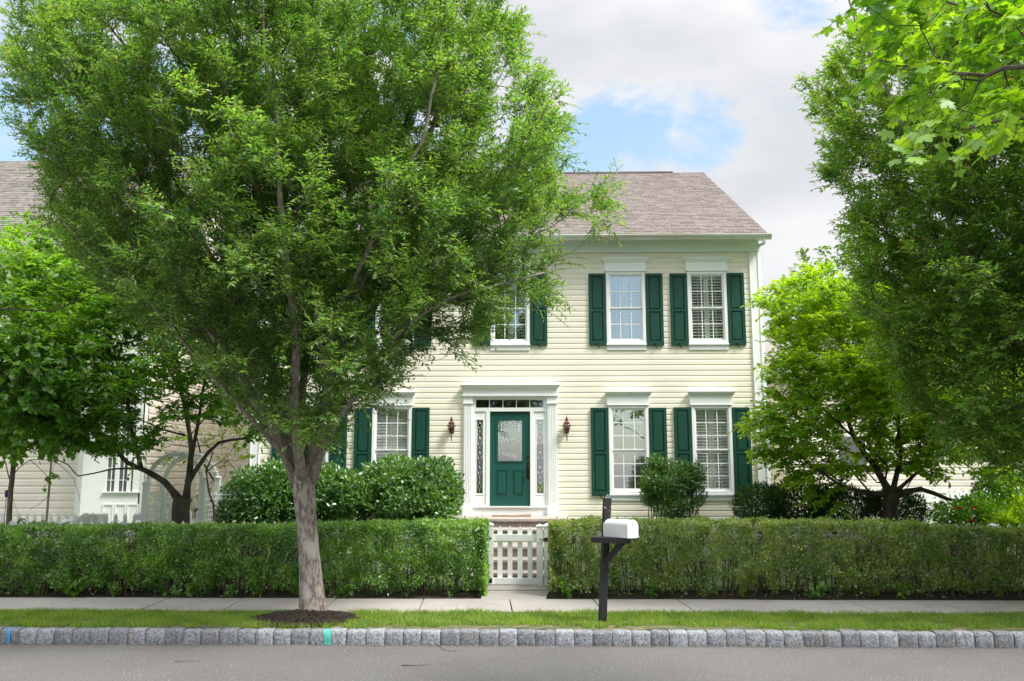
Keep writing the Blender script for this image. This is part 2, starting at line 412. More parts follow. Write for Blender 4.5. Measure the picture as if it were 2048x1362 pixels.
def tree(name, label, cat, limbs, crown, leaf, bark, leafm, poly=None, spacing=.42, gap=-.15, gscale=.8, nt_=7, nl=11,
         tl=(.22, .42), up=.35, outw=.7, rnd=.6, droop=.25, holes=(), group=None, pipe=.0022, thin=None, origin=None, seed=1, base=None, keepoff=.7, flat=0., jag=.3, corefill=0.):
    rng = np.random.default_rng(seed)
    root = thing(name, label, cat, tuple(base or limbs[0][0][0]), group)
    # --- where boughs end: jittered grid in the crown volumes
    pts = []
    for (cx, cy, cz, rx, ry, rz) in crown:
        nx, ny, nz = [max(1, int(2 * r / spacing)) for r in (rx, ry, rz)]
        g = np.stack(np.meshgrid(np.linspace(-1, 1, nx), np.linspace(-1, 1, ny), np.linspace(-1, 1, nz), indexing='ij'), -1).reshape(-1, 3)
        g = g * [rx, ry, rz] + rng.normal(0, spacing * .33, g.shape)
        q = (g / [rx, ry, rz]); wob = 1 + jag * .6 * fnoise(g + [cx, cy, cz], .9, seed * 3.1)
        g = g[np.linalg.norm(q, axis=1) < wob] + [cx, cy, cz]
        if pts:
            prev = np.concatenate(pts)
            keep = np.ones(len(g), bool)
            for i in range(0, len(g), 256):
                keep[i:i + 256] = np.linalg.norm(g[i:i + 256, None] - prev[None], axis=2).min(1) > spacing * .6
            g = g[keep]
        pts.append(g)
    pts = np.concatenate(pts)
    pts = pts[fnoise(pts, gscale, seed) > gap - corefill * np.exp(-((pts - np.array(crown[0][:3])) ** 2 / (np.array(crown[0][3:6]) * .62) ** 2).sum(1))]
    u, v, dd = proj(pts)
    if poly is not None:
        fn = fnoise(pts, 1.6, seed + 9.) * 34
        ok = in_poly(u + fn, v + fn, poly)
        off = (u < -90) | (u > 2140) | (v < -110) | (dd < .5)
        pts = pts[ok | (off & (rng.random(len(u)) < keepoff))]
        u, v, dd = proj(pts)
    for (hu, hv, ru, rv, pr) in holes:
        m = ((u - hu) / ru) ** 2 + ((v - hv) / rv) ** 2 < 1
        k = ~(m & (rng.random(len(u)) < pr)); pts = pts[k]; u = u[k]; v = v[k]
    # --- skeleton
    nodes = []; par = []; rad = []; fixed = MB(); limbm = MB()
    for k, (pl, r0, r1) in enumerate(limbs):
        pl = [Vector(p) for p in pl]; pp = []
        for i in range(len(pl) - 1):
            a = pl[max(i - 1, 0)]; b = pl[i]; c_ = pl[i + 1]; d_ = pl[min(i + 2, len(pl) - 1)]
            ns = max(2, int((c_ - b).length / (.07 if k == 0 else .22)))
            for s in range(ns):
                t = s / ns
                pp.append(.5 * ((2 * b) + (c_ - a) * t + (2 * a - 5 * b + 4 * c_ - d_) * t * t + (3 * b - a - 3 * c_ + d_) * t ** 3))
        pp.append(pl[-1]); n = len(pp)
        rr = [float(np.interp(i / (n - 1), np.linspace(0, 1, len(r0)), r0)) for i in range(n)] if isinstance(r0, (list, tuple)) else [r0 + (r1 - r0) * (i / (n - 1)) ** (.8 if k == 0 else .42) for i in range(n)]
        if isinstance(r0, float) and k > 0:
            pp = [p + Vector((mnoise.noise(p * 1.7), mnoise.noise(p * 1.7 + Vector((9, 3, 1))), 0)) * .06 * min(1, i / 3) for i, p in enumerate(pp)]
        b_ = len(fixed.v); (fixed if k == 0 else limbm).tube(pp, rr, k=32 if k == 0 else 12)
        if k == 0:                                 # knobs, ridges and shallow furrows of the stem
            for q_ in range(b_, len(fixed.v)):
                v_ = Vector(fixed.v[q_]); i_ = (q_ - b_) // 32; ax_ = pp[min(i_, n - 1)]; rd = (v_ - ax_)
                f_ = .05 * mnoise.noise(v_ * 5) + .035 * mnoise.noise(Vector((v_.x * 22, v_.y * 22, v_.z * 7)))
                fixed.v[q_] = tuple(ax_ + rd * (1 + f_))
        for i, p in enumerate(pp):
            if (k == 0 and i < n * .85) or (k == 0 and i % 3): continue
            nodes.append(tuple(p)); par.append(-1)
    nodes = np.array(nodes); NL = len(nodes); par = list(par)
    org = np.array(origin if origin is not None else limbs[0][0][-1])
    order = np.argsort(np.linalg.norm(pts[:, None] - nodes[None, ::3], axis=2).min(1)) if len(pts) else []
    cap = NL + len(pts) * 4 + 8; ND = np.zeros((cap, 3)); ND[:NL] = nodes; cnt = NL
    tips = np.zeros(len(pts), int); tdir = np.zeros((len(pts), 3))
    for i in order:
        c = pts[i]; vv = c - ND[:cnt]; ds = np.linalg.norm(vv, axis=1)
        o = c - org; o /= np.linalg.norm(o) + 1e-9
        cs = (vv @ o) / (ds + 1e-6)
        j = int(np.argmin(ds * (1.7 - cs)))
        a = ND[j]; dist = ds[j]; st = 3 if dist > .5 else 2
        prev = j
        side = rng.normal(0, .06 * dist, 3)
        for s in range(1, st + 1):
            t = s / st
            p = a + (c - a) * t + (np.array([0, 0, -.10 * dist if up > 0 else .08 * dist]) + side) * math.sin(math.pi * t)
            ND[cnt] = p; par.append(prev); prev = cnt; cnt += 1
        tips[i] = prev; tdir[i] = (c - a) / (dist + 1e-6)
    ND = ND[:cnt]; par = np.array(par); dsc = np.ones(cnt)
    isn = np.zeros(cnt); isn[tips] = 1; dsc = isn.copy()
    for i in range(cnt - 1, NL - 1, -1): dsc[par[i]] += dsc[i]
    rad = pipe * np.sqrt(np.maximum(dsc, 1)) * 1.15
    e = np.arange(NL, cnt)
    if len(e):
        pr = np.minimum(rad[par[e]], rad[e] * 1.6)
        V1, Q1 = tubes(ND[par[e]], ND[e], pr, rad[e], 5)
    # --- twigs and leaves
    T = len(pts) * nt_
    cen = np.repeat(pts, nt_, 0); bd = np.repeat(tdir, nt_, 0)
    ow = nrm(cen - org)
    dr = nrm(bd * .5 + ow * outw + np.array([0, 0, up]) + rng.normal(0, rnd, (T, 3)) * np.array([1, 1, 1 - flat]))
    tln = rng.uniform(tl[0], tl[1], T)
    st = cen - bd * rng.uniform(0, .3, (T, 1)) * spacing + rng.normal(0, spacing * .12, (T, 3))
    bend = np.zeros((T, 3)); bend[:, 2] = -droop * tln
    en = st + dr * tln[:, None] + bend
    mid = st + dr * tln[:, None] * .5 + bend * .2
    V2, Q2 = tubes(np.concatenate([st, mid]), np.concatenate([mid, en]), np.full(2 * T, .0028), np.full(2 * T, .0016), 3)
    t = (np.arange(nl) + .6) / nl
    tt = np.tile(t, T) + rng.uniform(-.03, .03, T * nl)
    S, Md, E = [np.repeat(x, nl, 0) for x in (st, mid, en)]
    tt_ = tt[:, None]
    pos = (1 - tt_) ** 2 * S + 2 * tt_ * (1 - tt_) * (2 * Md - .5 * (S + E)) + tt_ ** 2 * E
    td = nrm((1 - tt_) * (Md - S) + tt_ * (E - Md))
    sd = nrm(np.cross(td, np.array([0, 0, 1.]) + rng.normal(0, .25, (T, 3)).repeat(nl, 0)))
    sg = np.tile(np.where(np.arange(nl) % 2, 1., -1.), T)[:, None]
    ld = td * .65 + sd * sg * .8 + rng.normal(0, .28, (T * nl, 3)) + np.array([0, 0, -droop * .9])
    nn = np.array([0, 0, 1.]) + rng.normal(0, .38, (T * nl, 3)) + td * .15
    sz = rng.uniform(.72, 1.18, T * nl)
    V3, T3 = leaf_arrays(pos, ld, nn, leaf[1] * sz, leaf[2] * sz, leaf[0])
    fo = fixed.build('trunk', bark, root)
    if limbm.v: limbm.build('limbs', M_limb if bark is M_bark else bark, root)
    if len(e):
        fastmesh('branches', np.concatenate([V1, V2]), quads=np.concatenate([Q1, Q2 + len(V1)]), m=M_barkd, parent=root)
    fastmesh('crown', V3, tris=T3, m=leafm, parent=root)
    return root

def shrub(name, label, cat, blobs, leaf, leafm, n, stems=14, group=None, seed=1, ground=.6, poly=None, upb=.4, inner=.25, stemm=None, gap=-.35):
    """bush whose leaves sit in the outer shell of overlapping lobes"""
    rng = np.random.default_rng(seed)
    c0 = np.mean([b[:3] for b in blobs], 0)
    root = thing(name, label, cat, (float(c0[0]), float(c0[1]), ground), group)
    vol = np.array([b[3] * b[5] + b[4] * b[5] for b in blobs]); vol = vol / vol.sum()
    P_, D_ = [], []
    for b, f in zip(blobs, vol):
        k = int(n * f); d = nrm(rng.normal(0, 1, (k, 3)))
        r = 1 - np.abs(rng.normal(0, inner, k)).clip(0, .9)
        q = d * r[:, None] * (1 + .20 * fnoise(d * 2.2 + np.array(b[:3]), 1.3, seed)[:, None] + .10 * fnoise(d * 6 + np.array(b[:3]), 1.3, seed)[:, None])
        P_.append(q * np.array(b[3:6]) + np.array(b[:3])); D_.append(d)
    P_ = np.concatenate(P_); D_ = np.concatenate(D_)
    k = (P_[:, 2] > ground + .03) & (fnoise(P_, 3.2, seed * 2.) > gap); P_ = P_[k]; D_ = D_[k]
    if poly is not None:
        u, v, _ = proj(P_); k = in_poly(u, v, poly); P_ = P_[k]; D_ = D_[k]
    m = len(P_)
    ld = D_ * .8 + np.array([0, 0, upb]) + rng.normal(0, .6, (m, 3)); nn = D_ * .5 + np.array([0, 0, .9]) + rng.normal(0, .45, (m, 3))
    sz = rng.uniform(.65, 1.2, m)
    V, T = leaf_arrays(P_, ld, nn, leaf[1] * sz, leaf[2] * sz, leaf[0])
    st = MB()
    for i in range(stems):
        b = blobs[rng.integers(len(blobs))]; d = nrm(rng.normal(0, 1, (1, 3)))[0]; d[2] = abs(d[2])
        e = np.array(b[:3]) + d * np.array(b[3:6]) * .85; s = np.array([b[0] + rng.normal(0, .08), b[1] + rng.normal(0, .06), ground])
        mdl = (s + e) / 2 + np.array([rng.normal(0, .05), rng.normal(0, .05), .08])
        st.tube([s, mdl, e], [.013, .008, .003], 5)
    if stems: st.build('stems', stemm or M_bark3, root)
    fastmesh('foliage', V, tris=T, m=leafm, parent=root)
    return root

# ================================================================== THE GROUND
YK0, YK1 = 10.03, 10.20      # kerb face foot / back
YS0, YS1 = 11.30, 12.40      # sidewalk
YF = 13.75                   # front fence and gate
YH = 19.05                   # facade plane

def yard_z(x, y):
    """front yard rises from the fence to the house, less so to the left"""
    t = min(1, max(0, (y - 13.4) / 3.4)); t = t * t * (3 - 2 * t)
    s = min(1, max(0, (x + 7.6) / 2.0))
    return .17 + t * (.20 + .40 * s) + .02 * mnoise.noise(Vector((x, y, 0)))

def sheet(name, xs, ys, zf, m, kind='structure', label=None, cat=None):
    V = [(x, y, zf(x, y)) for y in ys for x in xs]; nx = len(xs)
    F = [(j * nx + i, j * nx + i + 1, (j + 1) * nx + i + 1, (j + 1) * nx + i) for j in range(len(ys) - 1) for i in range(nx - 1)]
    mb = MB(); mb.add(V, F, True); o = mb.build(name, m); tag(o, kind=kind, label=label, cat=cat); return o

sheet('ground', [-400, -60, 0, 60, 400], [-300, -60, 0, 60, 500], lambda x, y: -.12, M_lawn)
sheet('road', list(np.linspace(-40, 40, 41)), list(np.linspace(-2.5, YK0 + .05, 12)), lambda x, y: 0, M_asph)
sheet('opposite_verge', [-40, 0, 40], [-8, -2.5], lambda x, y: .12, M_lawn)
sheet('verge', list(np.linspace(-20, 20, 161)), list(np.linspace(YK1 - .02, YS0 + .02, 12)),
      lambda x, y: .148 + .014 * mnoise.noise(Vector((x * 1.7, y * 2, 3))), M_dirt)
sheet('planting_bed', list(np.linspace(-20, 20, 161)), list(np.linspace(YS1 - .05, 13.6, 10)),
      lambda x, y: .155 + .03 * mnoise.noise(Vector((x * 2.7, y * 3, 5))), M_soil)
sheet('front_yard', list(np.linspace(-30, 30, 90)), list(np.linspace(13.4, 45, 60)), yard_z, M_lawn)

# kerb of granite blocks set in mortar (one row of blocks)
def build_kerb():
    mo = MB(); mo.box(-20, 20, YK0 + .022, YK1, -.05, .142); base = mo.build('kerb', M_mortar); tag(base, kind='structure')
    rng = random.Random(3); V = []; Q = []; x = -8.0; n = 9
    paint = []
    while x < 8.2:
        wd = rng.uniform(.183, .206); h = rng.uniform(.150, .163); yo = rng.uniform(-.004, .006)
        if abs(x + 4.45) < .1: paint.append((x, wd))
        b = len(V)
        # front face and top as one rounded sheet: rows go up the face and back over the top
        prof = [(0.010, -.03), (.002, .02), (0, .05), (.001, .085), (.003, .12), (.008, .146), (.022, .154), (.06, .156), (.10, .156), (.135, .155), (.165, .148)]
        nr = len(prof); nc = 10
        for r, (py, pz) in enumerate(prof):
            for c in range(nc):
                t = c / (nc - 1); e = min(t, 1 - t) * (nc - 1)
                inset = .011 if e < .5 else (.001 if e < 1.5 else 0)
                px_ = x + wd * t + rng.uniform(-.002, .002); nzv = mnoise.noise(Vector((px_ * 24, r * .6, 1))) * .006 + mnoise.noise(Vector((px_ * 60, r * 1.9, 7))) * .003
                V.append((px_, YK0 + yo + py + inset + nzv, (pz * h / .156 if pz > 0 else pz) - inset * .6 + (nzv if r > 6 else 0)))
        Q += [(b + r * nc + c, b + r * nc + c + 1, b + (r + 1) * nc + c + 1, b + (r + 1) * nc + c) for r in range(nr - 1) for c in range(nc - 1)]
        x += wd + rng.uniform(.009, .016)
    st = fastmesh('granite_blocks', np.array(V), quads=np.array(Q), m=M_stone, parent=base, smooth=True)
    for (u, wd, m, nm) in ((656, .078, M_teal, 'paint_mark'), (18, .036, M_blue, 'paint_mark')):
        x0 = P(u, 1275, YK0)[0] - wd / 2; V = []; nc = 7
        prof = [(.002, .005), (.001, .04), (-.002, .07), (.0, .10), (.004, .125), (.014, .146), (.034, .1585), (.06, .161), (.10, .161)]
        for r, (py, pz) in enumerate(prof):
            for c in range(nc):
                px_ = x0 + wd * c / (nc - 1) + (.006 * mnoise.noise(Vector((c, r * 1.1, 0))) if c in (0, nc - 1) else 0) - r * .0015
                V.append((px_, YK0 + py - .007, pz))
        Q = [(r * nc + c, r * nc + c + 1, (r + 1) * nc + c + 1, (r + 1) * nc + c) for r in range(len(prof) - 1) for c in range(nc - 1)]
        fastmesh(nm, np.array(V), quads=np.array(Q), m=m, parent=base, smooth=True)
build_kerb()

# sidewalk: separate slabs with dark joints, joints a little askew
def build_sidewalk():
    mb = MB(); jt = [P(u, v, 11.9)[0] for u, v in ((136, 1207), (313, 1208), (470, 1209), (660, 1209), (843, 1208), (1022, 1210), (1196, 1212), (1371, 1217), (1543, 1215), (1723, 1216), (1899, 1217))]
    st = 1.25; jt = [jt[0] - st * k for k in range(8, 0, -1)] + jt + [jt[-1] + st * k for k in range(1, 8)]
    rr = random.Random(5)
    for a, b in zip(jt[:-1], jt[1:]):
        g = .007; z = .176 + rr.uniform(-.004, .004); sk = .03
        mb.add([(a + g + sk, YS0, -.02), (b - g + sk, YS0, -.02), (b - g - sk, YS1, -.02), (a + g - sk, YS1, -.02),
                (a + g + sk, YS0, z), (b - g + sk, YS0, z), (b - g - sk, YS1, z + .006), (a + g - sk, YS1, z + .006)],
               [(0, 3, 2, 1), (4, 5, 6, 7), (0, 1, 5, 4), (1, 2, 6, 5), (2, 3, 7, 6), (3, 0, 4, 7)])
    o = mb.build('sidewalk', M_conc, bevel=.006); tag(o, kind='structure')
    mb = MB(); mb.box(-20, 20, YS0 + .01, YS1 - .01, -.03, .15); o = mb.build('joint_filler', M_soil, o)
build_sidewalk()
xa, xb = P(962, 1195, 12.45)[0], P(1091, 1195, 12.45)[0]
xg0, xg1 = P(974, 1110, YF)[0], P(1100, 1110, YF)[0]
mb = MB()
mb.add([(xa, YS1 + .012, 0), (xb, YS1 + .012, 0), (xg1 - .03, 13.2, 0), (xg0 - .04, 13.2, 0), (xa, YS1 + .012, .180), (xb, YS1 + .012, .180), (xg1 - .03, 13.2, .19), (xg0 - .04, 13.2, .19)],
       [(0, 3, 2, 1), (4, 5, 6, 7), (0, 1, 5, 4), (1, 2, 6, 5), (2, 3, 7, 6), (3, 0, 4, 7)])
mb.box(xg0 - .04, xg1 - .03, 13.215, 14.2, .0, .205)
o = mb.build('garden_path', M_conc, bevel=.005); tag(o, kind='structure')

# ------------------------------------------------------------------ steps and stoop
st = thing('garden_steps', 'concrete steps rising behind the white picket gate', 'steps', (xg0 + .4, 14, .2))
sx0, sx1 = xg0 - .12, xg1 + .12
tr = MB(); rs = MB()
zs = [.20, .353, .515, .68]; ys = [14.0, 14.45, 14.95]
for i in range(3):
    y0 = ys[i]; y1 = ys[i + 1] if i < 2 else 17.0
    rs.box(sx0 + .02, sx1 - .02, y0 + .015, y1 + .3, zs[0] - .3, zs[i + 1] - .045)
    tr.box(sx0, sx1, y0, y1 + (.03 if i < 2 else 0), zs[i + 1] - .045, zs[i + 1])
rs.box(sx0 + .02, sx1 - .02, 17.015, 17.5, .4, .80); tr.box(sx0, sx1, 17.0, 17.62, .80, .845)
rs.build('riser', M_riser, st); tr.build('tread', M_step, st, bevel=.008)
sp0, sp1 = P(893, 1036, 17.6)[0], P(1142, 1036, 17.6)[0]
stp = thing('stoop', 'broad concrete stoop slab under the green front door', 'stoop', ((sp0 + sp1) / 2, 17.6, .8))
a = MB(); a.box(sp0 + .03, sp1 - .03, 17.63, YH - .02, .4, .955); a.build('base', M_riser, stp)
a = MB(); a.box(sp0, sp1, 17.6, YH - .02, .955, 1.012); a.build('slab', M_step, stp, bevel=.01)
# door mat, rolled edge, with a few dead leaves
a = MB(); mx0, mx1 = P(985, 1029, 18.75)[0], P(1062, 1029, 18.75)[0]
V = []; F = []; nx, ny = 20, 8
for j in range(ny):
    for i in range(nx):
        x = mx0 + (mx1 - mx0) * i / (nx - 1); y = 18.5 + .45 * j / (ny - 1)
        V.append((x, y, 1.03 + .022 * max(0, i - 13) / 6 * (j / ny) + .004 * mnoise.noise(Vector((x * 9, y * 9, 0)))))
for j in range(ny - 1):
    for i in range(nx - 1): F.append((j * nx + i, j * nx + i + 1, (j + 1) * nx + i + 1, (j + 1) * nx + i))
a.add(V, F, True); o = a.build('door_mat', M_mat); s = o.modifiers.new('s', 'SOLIDIFY'); s.thickness = .016
tag(o, 'tan fibre door mat lying in front of the green door', 'doormat')

# ================================================================== THE HOUSE
HX0, HX1 = P(500, 930, YH)[0], P(1535, 960, YH)[0]
Z0 = P(1300, 1041, YH)[2] - .02
ZS1 = P(1300, 505, YH)[2]       # top of siding
ZE = P(1300, 480, YH - .02)[2]  # top of frieze / soffit
HD = 12.2                        # depth of the house
house = thing('house', 'cream two-storey house with green shutters, green door and brown shingle roof', 'house', ((HX0 + HX1) / 2, YH, Z0))

CS = P(1300, 640, YH)[2] - P(1300, 650.75, YH)[2]   # course height

srng = random.Random(77)
def siding(mb, y, x0, x1, z0, z1, course, holes=(), axis='x', off=.0125, sgn=-1):
    """lapped boards; holes = (x0, x1, z0, z1). axis 'y' runs the wall in depth at x = y, facing sgn"""
    z = z0
    while z < z1 - .01:
        t = min(z + course, z1); zm = (z + t) / 2
        cuts = sorted((h[0], h[1]) for h in holes if h[2] < zm < h[3])
        xs = []; a = x0
        for c0, c1 in cuts:
            if c0 > a: xs.append((a, c0))
            a = max(a, c1)
        if a < x1: xs.append((a, x1))
        ys_ = []
        for a, b in xs:                      # boards butt at random seams, one end a hair proud
            while b - a > 2.2 and srng.random() < .8:
                c = a + srng.uniform(.9, 3.4)
                if c > b - .4: break
                ys_.append((a, c)); a = c
            ys_.append((a, b))
        xs = ys_
        for a, b in xs:
            # dutch lap: proud butt, flat face, hollow at the top
            o2 = off + srng.uniform(-.0008, .0008)
            pr = [(o2, z), (o2 * .9, z + (t - z) * .64), (o2 * .42, z + (t - z) * .80), (o2 * .36, t)]
            pts = []
            for o_, zz in pr:
                pts.append((a, y + sgn * o_, zz) if axis == 'x' else (y + sgn * o_, a, zz))
            for o_, zz in pr:
                pts.append((b, y + sgn * o_, zz) if axis == 'x' else (y + sgn * o_, b, zz))
            pts += [(a, y, z) if axis == 'x' else (y, a, z), (b, y, z) if axis == 'x' else (y, b, z)]
            f = [(0, 4, 5, 1), (1, 5, 6, 2), (2, 6, 7, 3), (8, 9, 4, 0)]
            if (axis == 'y') == (sgn < 0): f = [q[::-1] for q in f]
            mb.add(pts, f)
        z = t

# openings
def zz(v): return P(1250, v, YH)[2]
WXs = {}
def xat(u, v): return P(u, v, YH)[0]
W2 = [(xat(u, 617), 'upper') for u in (1251.5, 1414.5)]
DCX = xat(1020.5, 617)
dxa, dxb = W2[0][0] - DCX, W2[1][0] - DCX
ups = [(DCX + d, zz(688.5), zz(544)) for d in (-dxb, -dxa, 0, dxa, dxb)]
DC = xat(1020, 920)
dla, dlb = xat(1258, 900) - DC, xat(1425, 900) - DC
downs = [(DC + d, zz(988.5), zz(811)) for d in (-dlb, -dla, dla, dlb)]
WW = .86                                   # frame width
holes = []
for x, z0, z1 in ups + downs: holes.append((x - WW / 2 + .03, x + WW / 2 - .03, z0 + .02, z1 - .02))
ds0, ds1 = xat(944, 920), xat(1095.5, 920)
DZ0, DZ1 = zz(1031), zz(790)
holes.append((ds0 - .08, ds1 + .08, DZ0, DZ1))
mb = MB(); siding(mb, YH, HX0 + .1, HX1 - .1, Z0, ZS1 + .02, CS, holes)
mb.build('siding', M_cream, house)
# body behind the siding: side walls, back wall, room shell kept dark
mb = MB()
mb.box(HX0 + .02, HX0 + .2, YH + .06, YH + HD, Z0 - .6, ZE); mb.box(HX1 - .2, HX1 - .02, YH + .06, YH + HD, Z0 - .6, ZE)
mb.box(HX0 + .2, HX1 - .2, YH + HD - .2, YH + HD, Z0 - .6, ZE)
# gable ends
RZ = None
EY, EZ = YH - .36, P(1400, 467, YH - .42)[2]
RY = YH + HD / 2; RZ = EZ + (P(1390, 345, RY)[2] - EZ)
for x in (HX0 + .02, HX1 - .2):
    mb.add([(x, YH + .06, ZE), (x + .18, YH + .06, ZE), (x + .18, YH + HD, ZE), (x, YH + HD, ZE), (x, RY, RZ - .25), (x + .18, RY, RZ - .25)],
           [(0, 4, 3), (1, 2, 5), (0, 1, 5, 4), (3, 4, 5, 2)])
mb.build('body', M_cream, house)
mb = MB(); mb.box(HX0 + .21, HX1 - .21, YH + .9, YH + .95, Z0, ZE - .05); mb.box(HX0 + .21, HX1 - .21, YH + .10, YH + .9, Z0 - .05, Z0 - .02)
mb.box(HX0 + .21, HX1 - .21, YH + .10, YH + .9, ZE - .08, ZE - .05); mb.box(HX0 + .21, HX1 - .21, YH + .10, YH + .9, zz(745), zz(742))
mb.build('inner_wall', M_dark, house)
mb = MB(); siding(mb, HX1 - .02, YH + .12, YH + HD, Z0, ZE, CS, axis='y', sgn=1); mb.build('side_siding', M_cream, house); mb = MB(); siding(mb, HX0 + .02, YH + .12, YH + HD, Z0, ZE, CS, axis='y', sgn=-1)
mb.build('side_siding', M_cream, house)
mb = MB(); mb.box(HX0 + .03, HX1 - .03, YH - .008, YH + .1, Z0 - .75, Z0); mb.build('foundation', M_conc, house)
# corner boards (fluted pilasters in look), frieze, gutter
for x, s in ((HX0, 1), (HX1, -1)):
    mb = MB(); x1 = x + s * .205
    mb.box(x, x1, YH - .035, YH + .10, Z0 - .05, ZS1)
    mb.box(x, x + s * .022, YH - .048, YH - .035, Z0 - .05, ZS1)
    mb.box(x1 - s * .022, x1, YH - .048, YH - .035, Z0 - .05, ZS1)
    mb.build('corner_board', M_white, house, bevel=.003)
mb = MB(); mb.box(HX0 - .02, HX1 + .02, YH - .055, YH + .05, ZS1, ZE - .02)
mb.box(HX0 - .02, HX1 + .02, YH - .075, YH - .055, ZS1, ZS1 + .03); mb.build('frieze', M_white, house)
mb = MB(); mb.box(HX0 - .16, HX1 + .16, EY, YH + .04, ZE - .02, ZE); mb.box(HX0 - .16, HX1 + .16, EY - .02, EY, ZE - .02, EZ - .03)
mb.build('soffit', M_white, house)
mb = MB(); g = EY - .02; gz = EZ - .02
prof = [(g, gz), (g - .125, gz), (g - .125, gz - .022), (g - .118, gz - .026), (g - .112, gz - .05), (g - .085, gz - .078), (g - .07, gz - .115), (g, gz - .115)]
mb.loft(prof, HX0 - .20, HX1 + .20); mb.build('gutter', M_gutter, house)
mb = MB(); dx = HX1 + .045
for x0_ in (dx,):
    mb.box(x0_ - .035, x0_ + .035, YH + .01, YH + .085, Z0, ZE - .12)
    mb.tube([(x0_, g - .05, gz - .10), (x0_, g - .0, gz - .2), (x0_, YH + .03, ZE - .13)], .034, 8)
mb.build('downspout', M_white, house)

# roof of individual shingle tabs
def shingles(mbname, m, parent, x0, x1, ye, ze, yr, zr, course=.142, tab=.20, seed=1, rake=None):
    rng = np.random.default_rng(seed); sl = math.hypot(yr - ye, zr - ze); dy, dz = (yr - ye) / sl, (zr - ze) / sl; nyv, nzv = (-dz, dy) if yr > ye else (dz, -dy)
    if nzv < 0: nyv, nzv = -nyv, -nzv
    V = []; Q = []; k = int(sl / course)
    for r in range(k + 1):
        s0 = r * course; s1 = min(s0 + course * 1.15, sl); x = x0 - rng.uniform(0, tab) 
        while x < x1:
            wd = tab * rng.uniform(.45, 1.3); a, b = max(x, x0), min(x + wd, x1); x += wd
            if b - a < .01: continue
            h0 = .020 if rng.random() < .5 else .012; h1 = .004; i = len(V); g = .0025
            for (xx, ss, hh) in ((a + g, s0, h0), (b - g, s0, h0), (b - g, s1, h1), (a + g, s1, h1), (a + g, s0 + .001, -.004), (b - g, s0 + .001, -.004)):
                V.append((xx, ye + dy * ss + nyv * hh, ze + dz * ss + nzv * hh))
            Q += [(i, i + 1, i + 2, i + 3), (i + 4, i + 5, i + 1, i)]
    return fastmesh(mbname, np.array(V), quads=np.array(Q), m=m, parent=parent)

ry = RY; rx0, rx1 = HX0 - .10, HX1 + .10
mb = MB(); t = .04
mb.add([(rx0, EY - .06, EZ - .05), (rx1, EY - .06, EZ - .05), (rx1, ry, RZ - .045), (rx0, ry, RZ - .045), (rx0, EY - .06, EZ - .01), (rx1, EY - .06, EZ - .01), (rx1, ry, RZ - .01), (rx0, ry, RZ - .01)],
       [(0, 3, 2, 1), (4, 5, 6, 7), (0, 1, 5, 4), (1, 2, 6, 5), (3, 0, 4, 7)])
yb = 2 * ry - EY
mb.add([(rx0, yb, EZ - .05), (rx1, yb, EZ - .05), (rx1, ry, RZ - .045), (rx0, ry, RZ - .045), (rx0, yb, EZ - .01), (rx1, yb, EZ - .01), (rx1, ry, RZ - .01), (rx0, ry, RZ - .01)],
       [(0, 1, 2, 3), (7, 6, 5, 4), (4, 5, 1, 0), (5, 6, 2, 1), (0, 3, 7, 4)])
rf = mb.build('roof', M_white, house)
shingles('shingles', M_roof, rf, rx0 - .015, rx1 + .015, EY - .07, EZ, ry, RZ)
mb = MB()
mb.add([(rx0, ry - .13, RZ - .035), (rx1 - .9, ry - .13, RZ - .035), (rx1 - .9, ry, RZ + .05), (rx0, ry, RZ + .05), (rx0, ry + .13, RZ - .035), (rx1 - .9, ry + .13, RZ - .035)],
       [(0, 1, 2, 3), (3, 2, 5, 4), (0, 3, 4), (1, 5, 2)])
mb.build('ridge_vent', mat('ridge_dark', (.07, .055, .06), .9), rf)

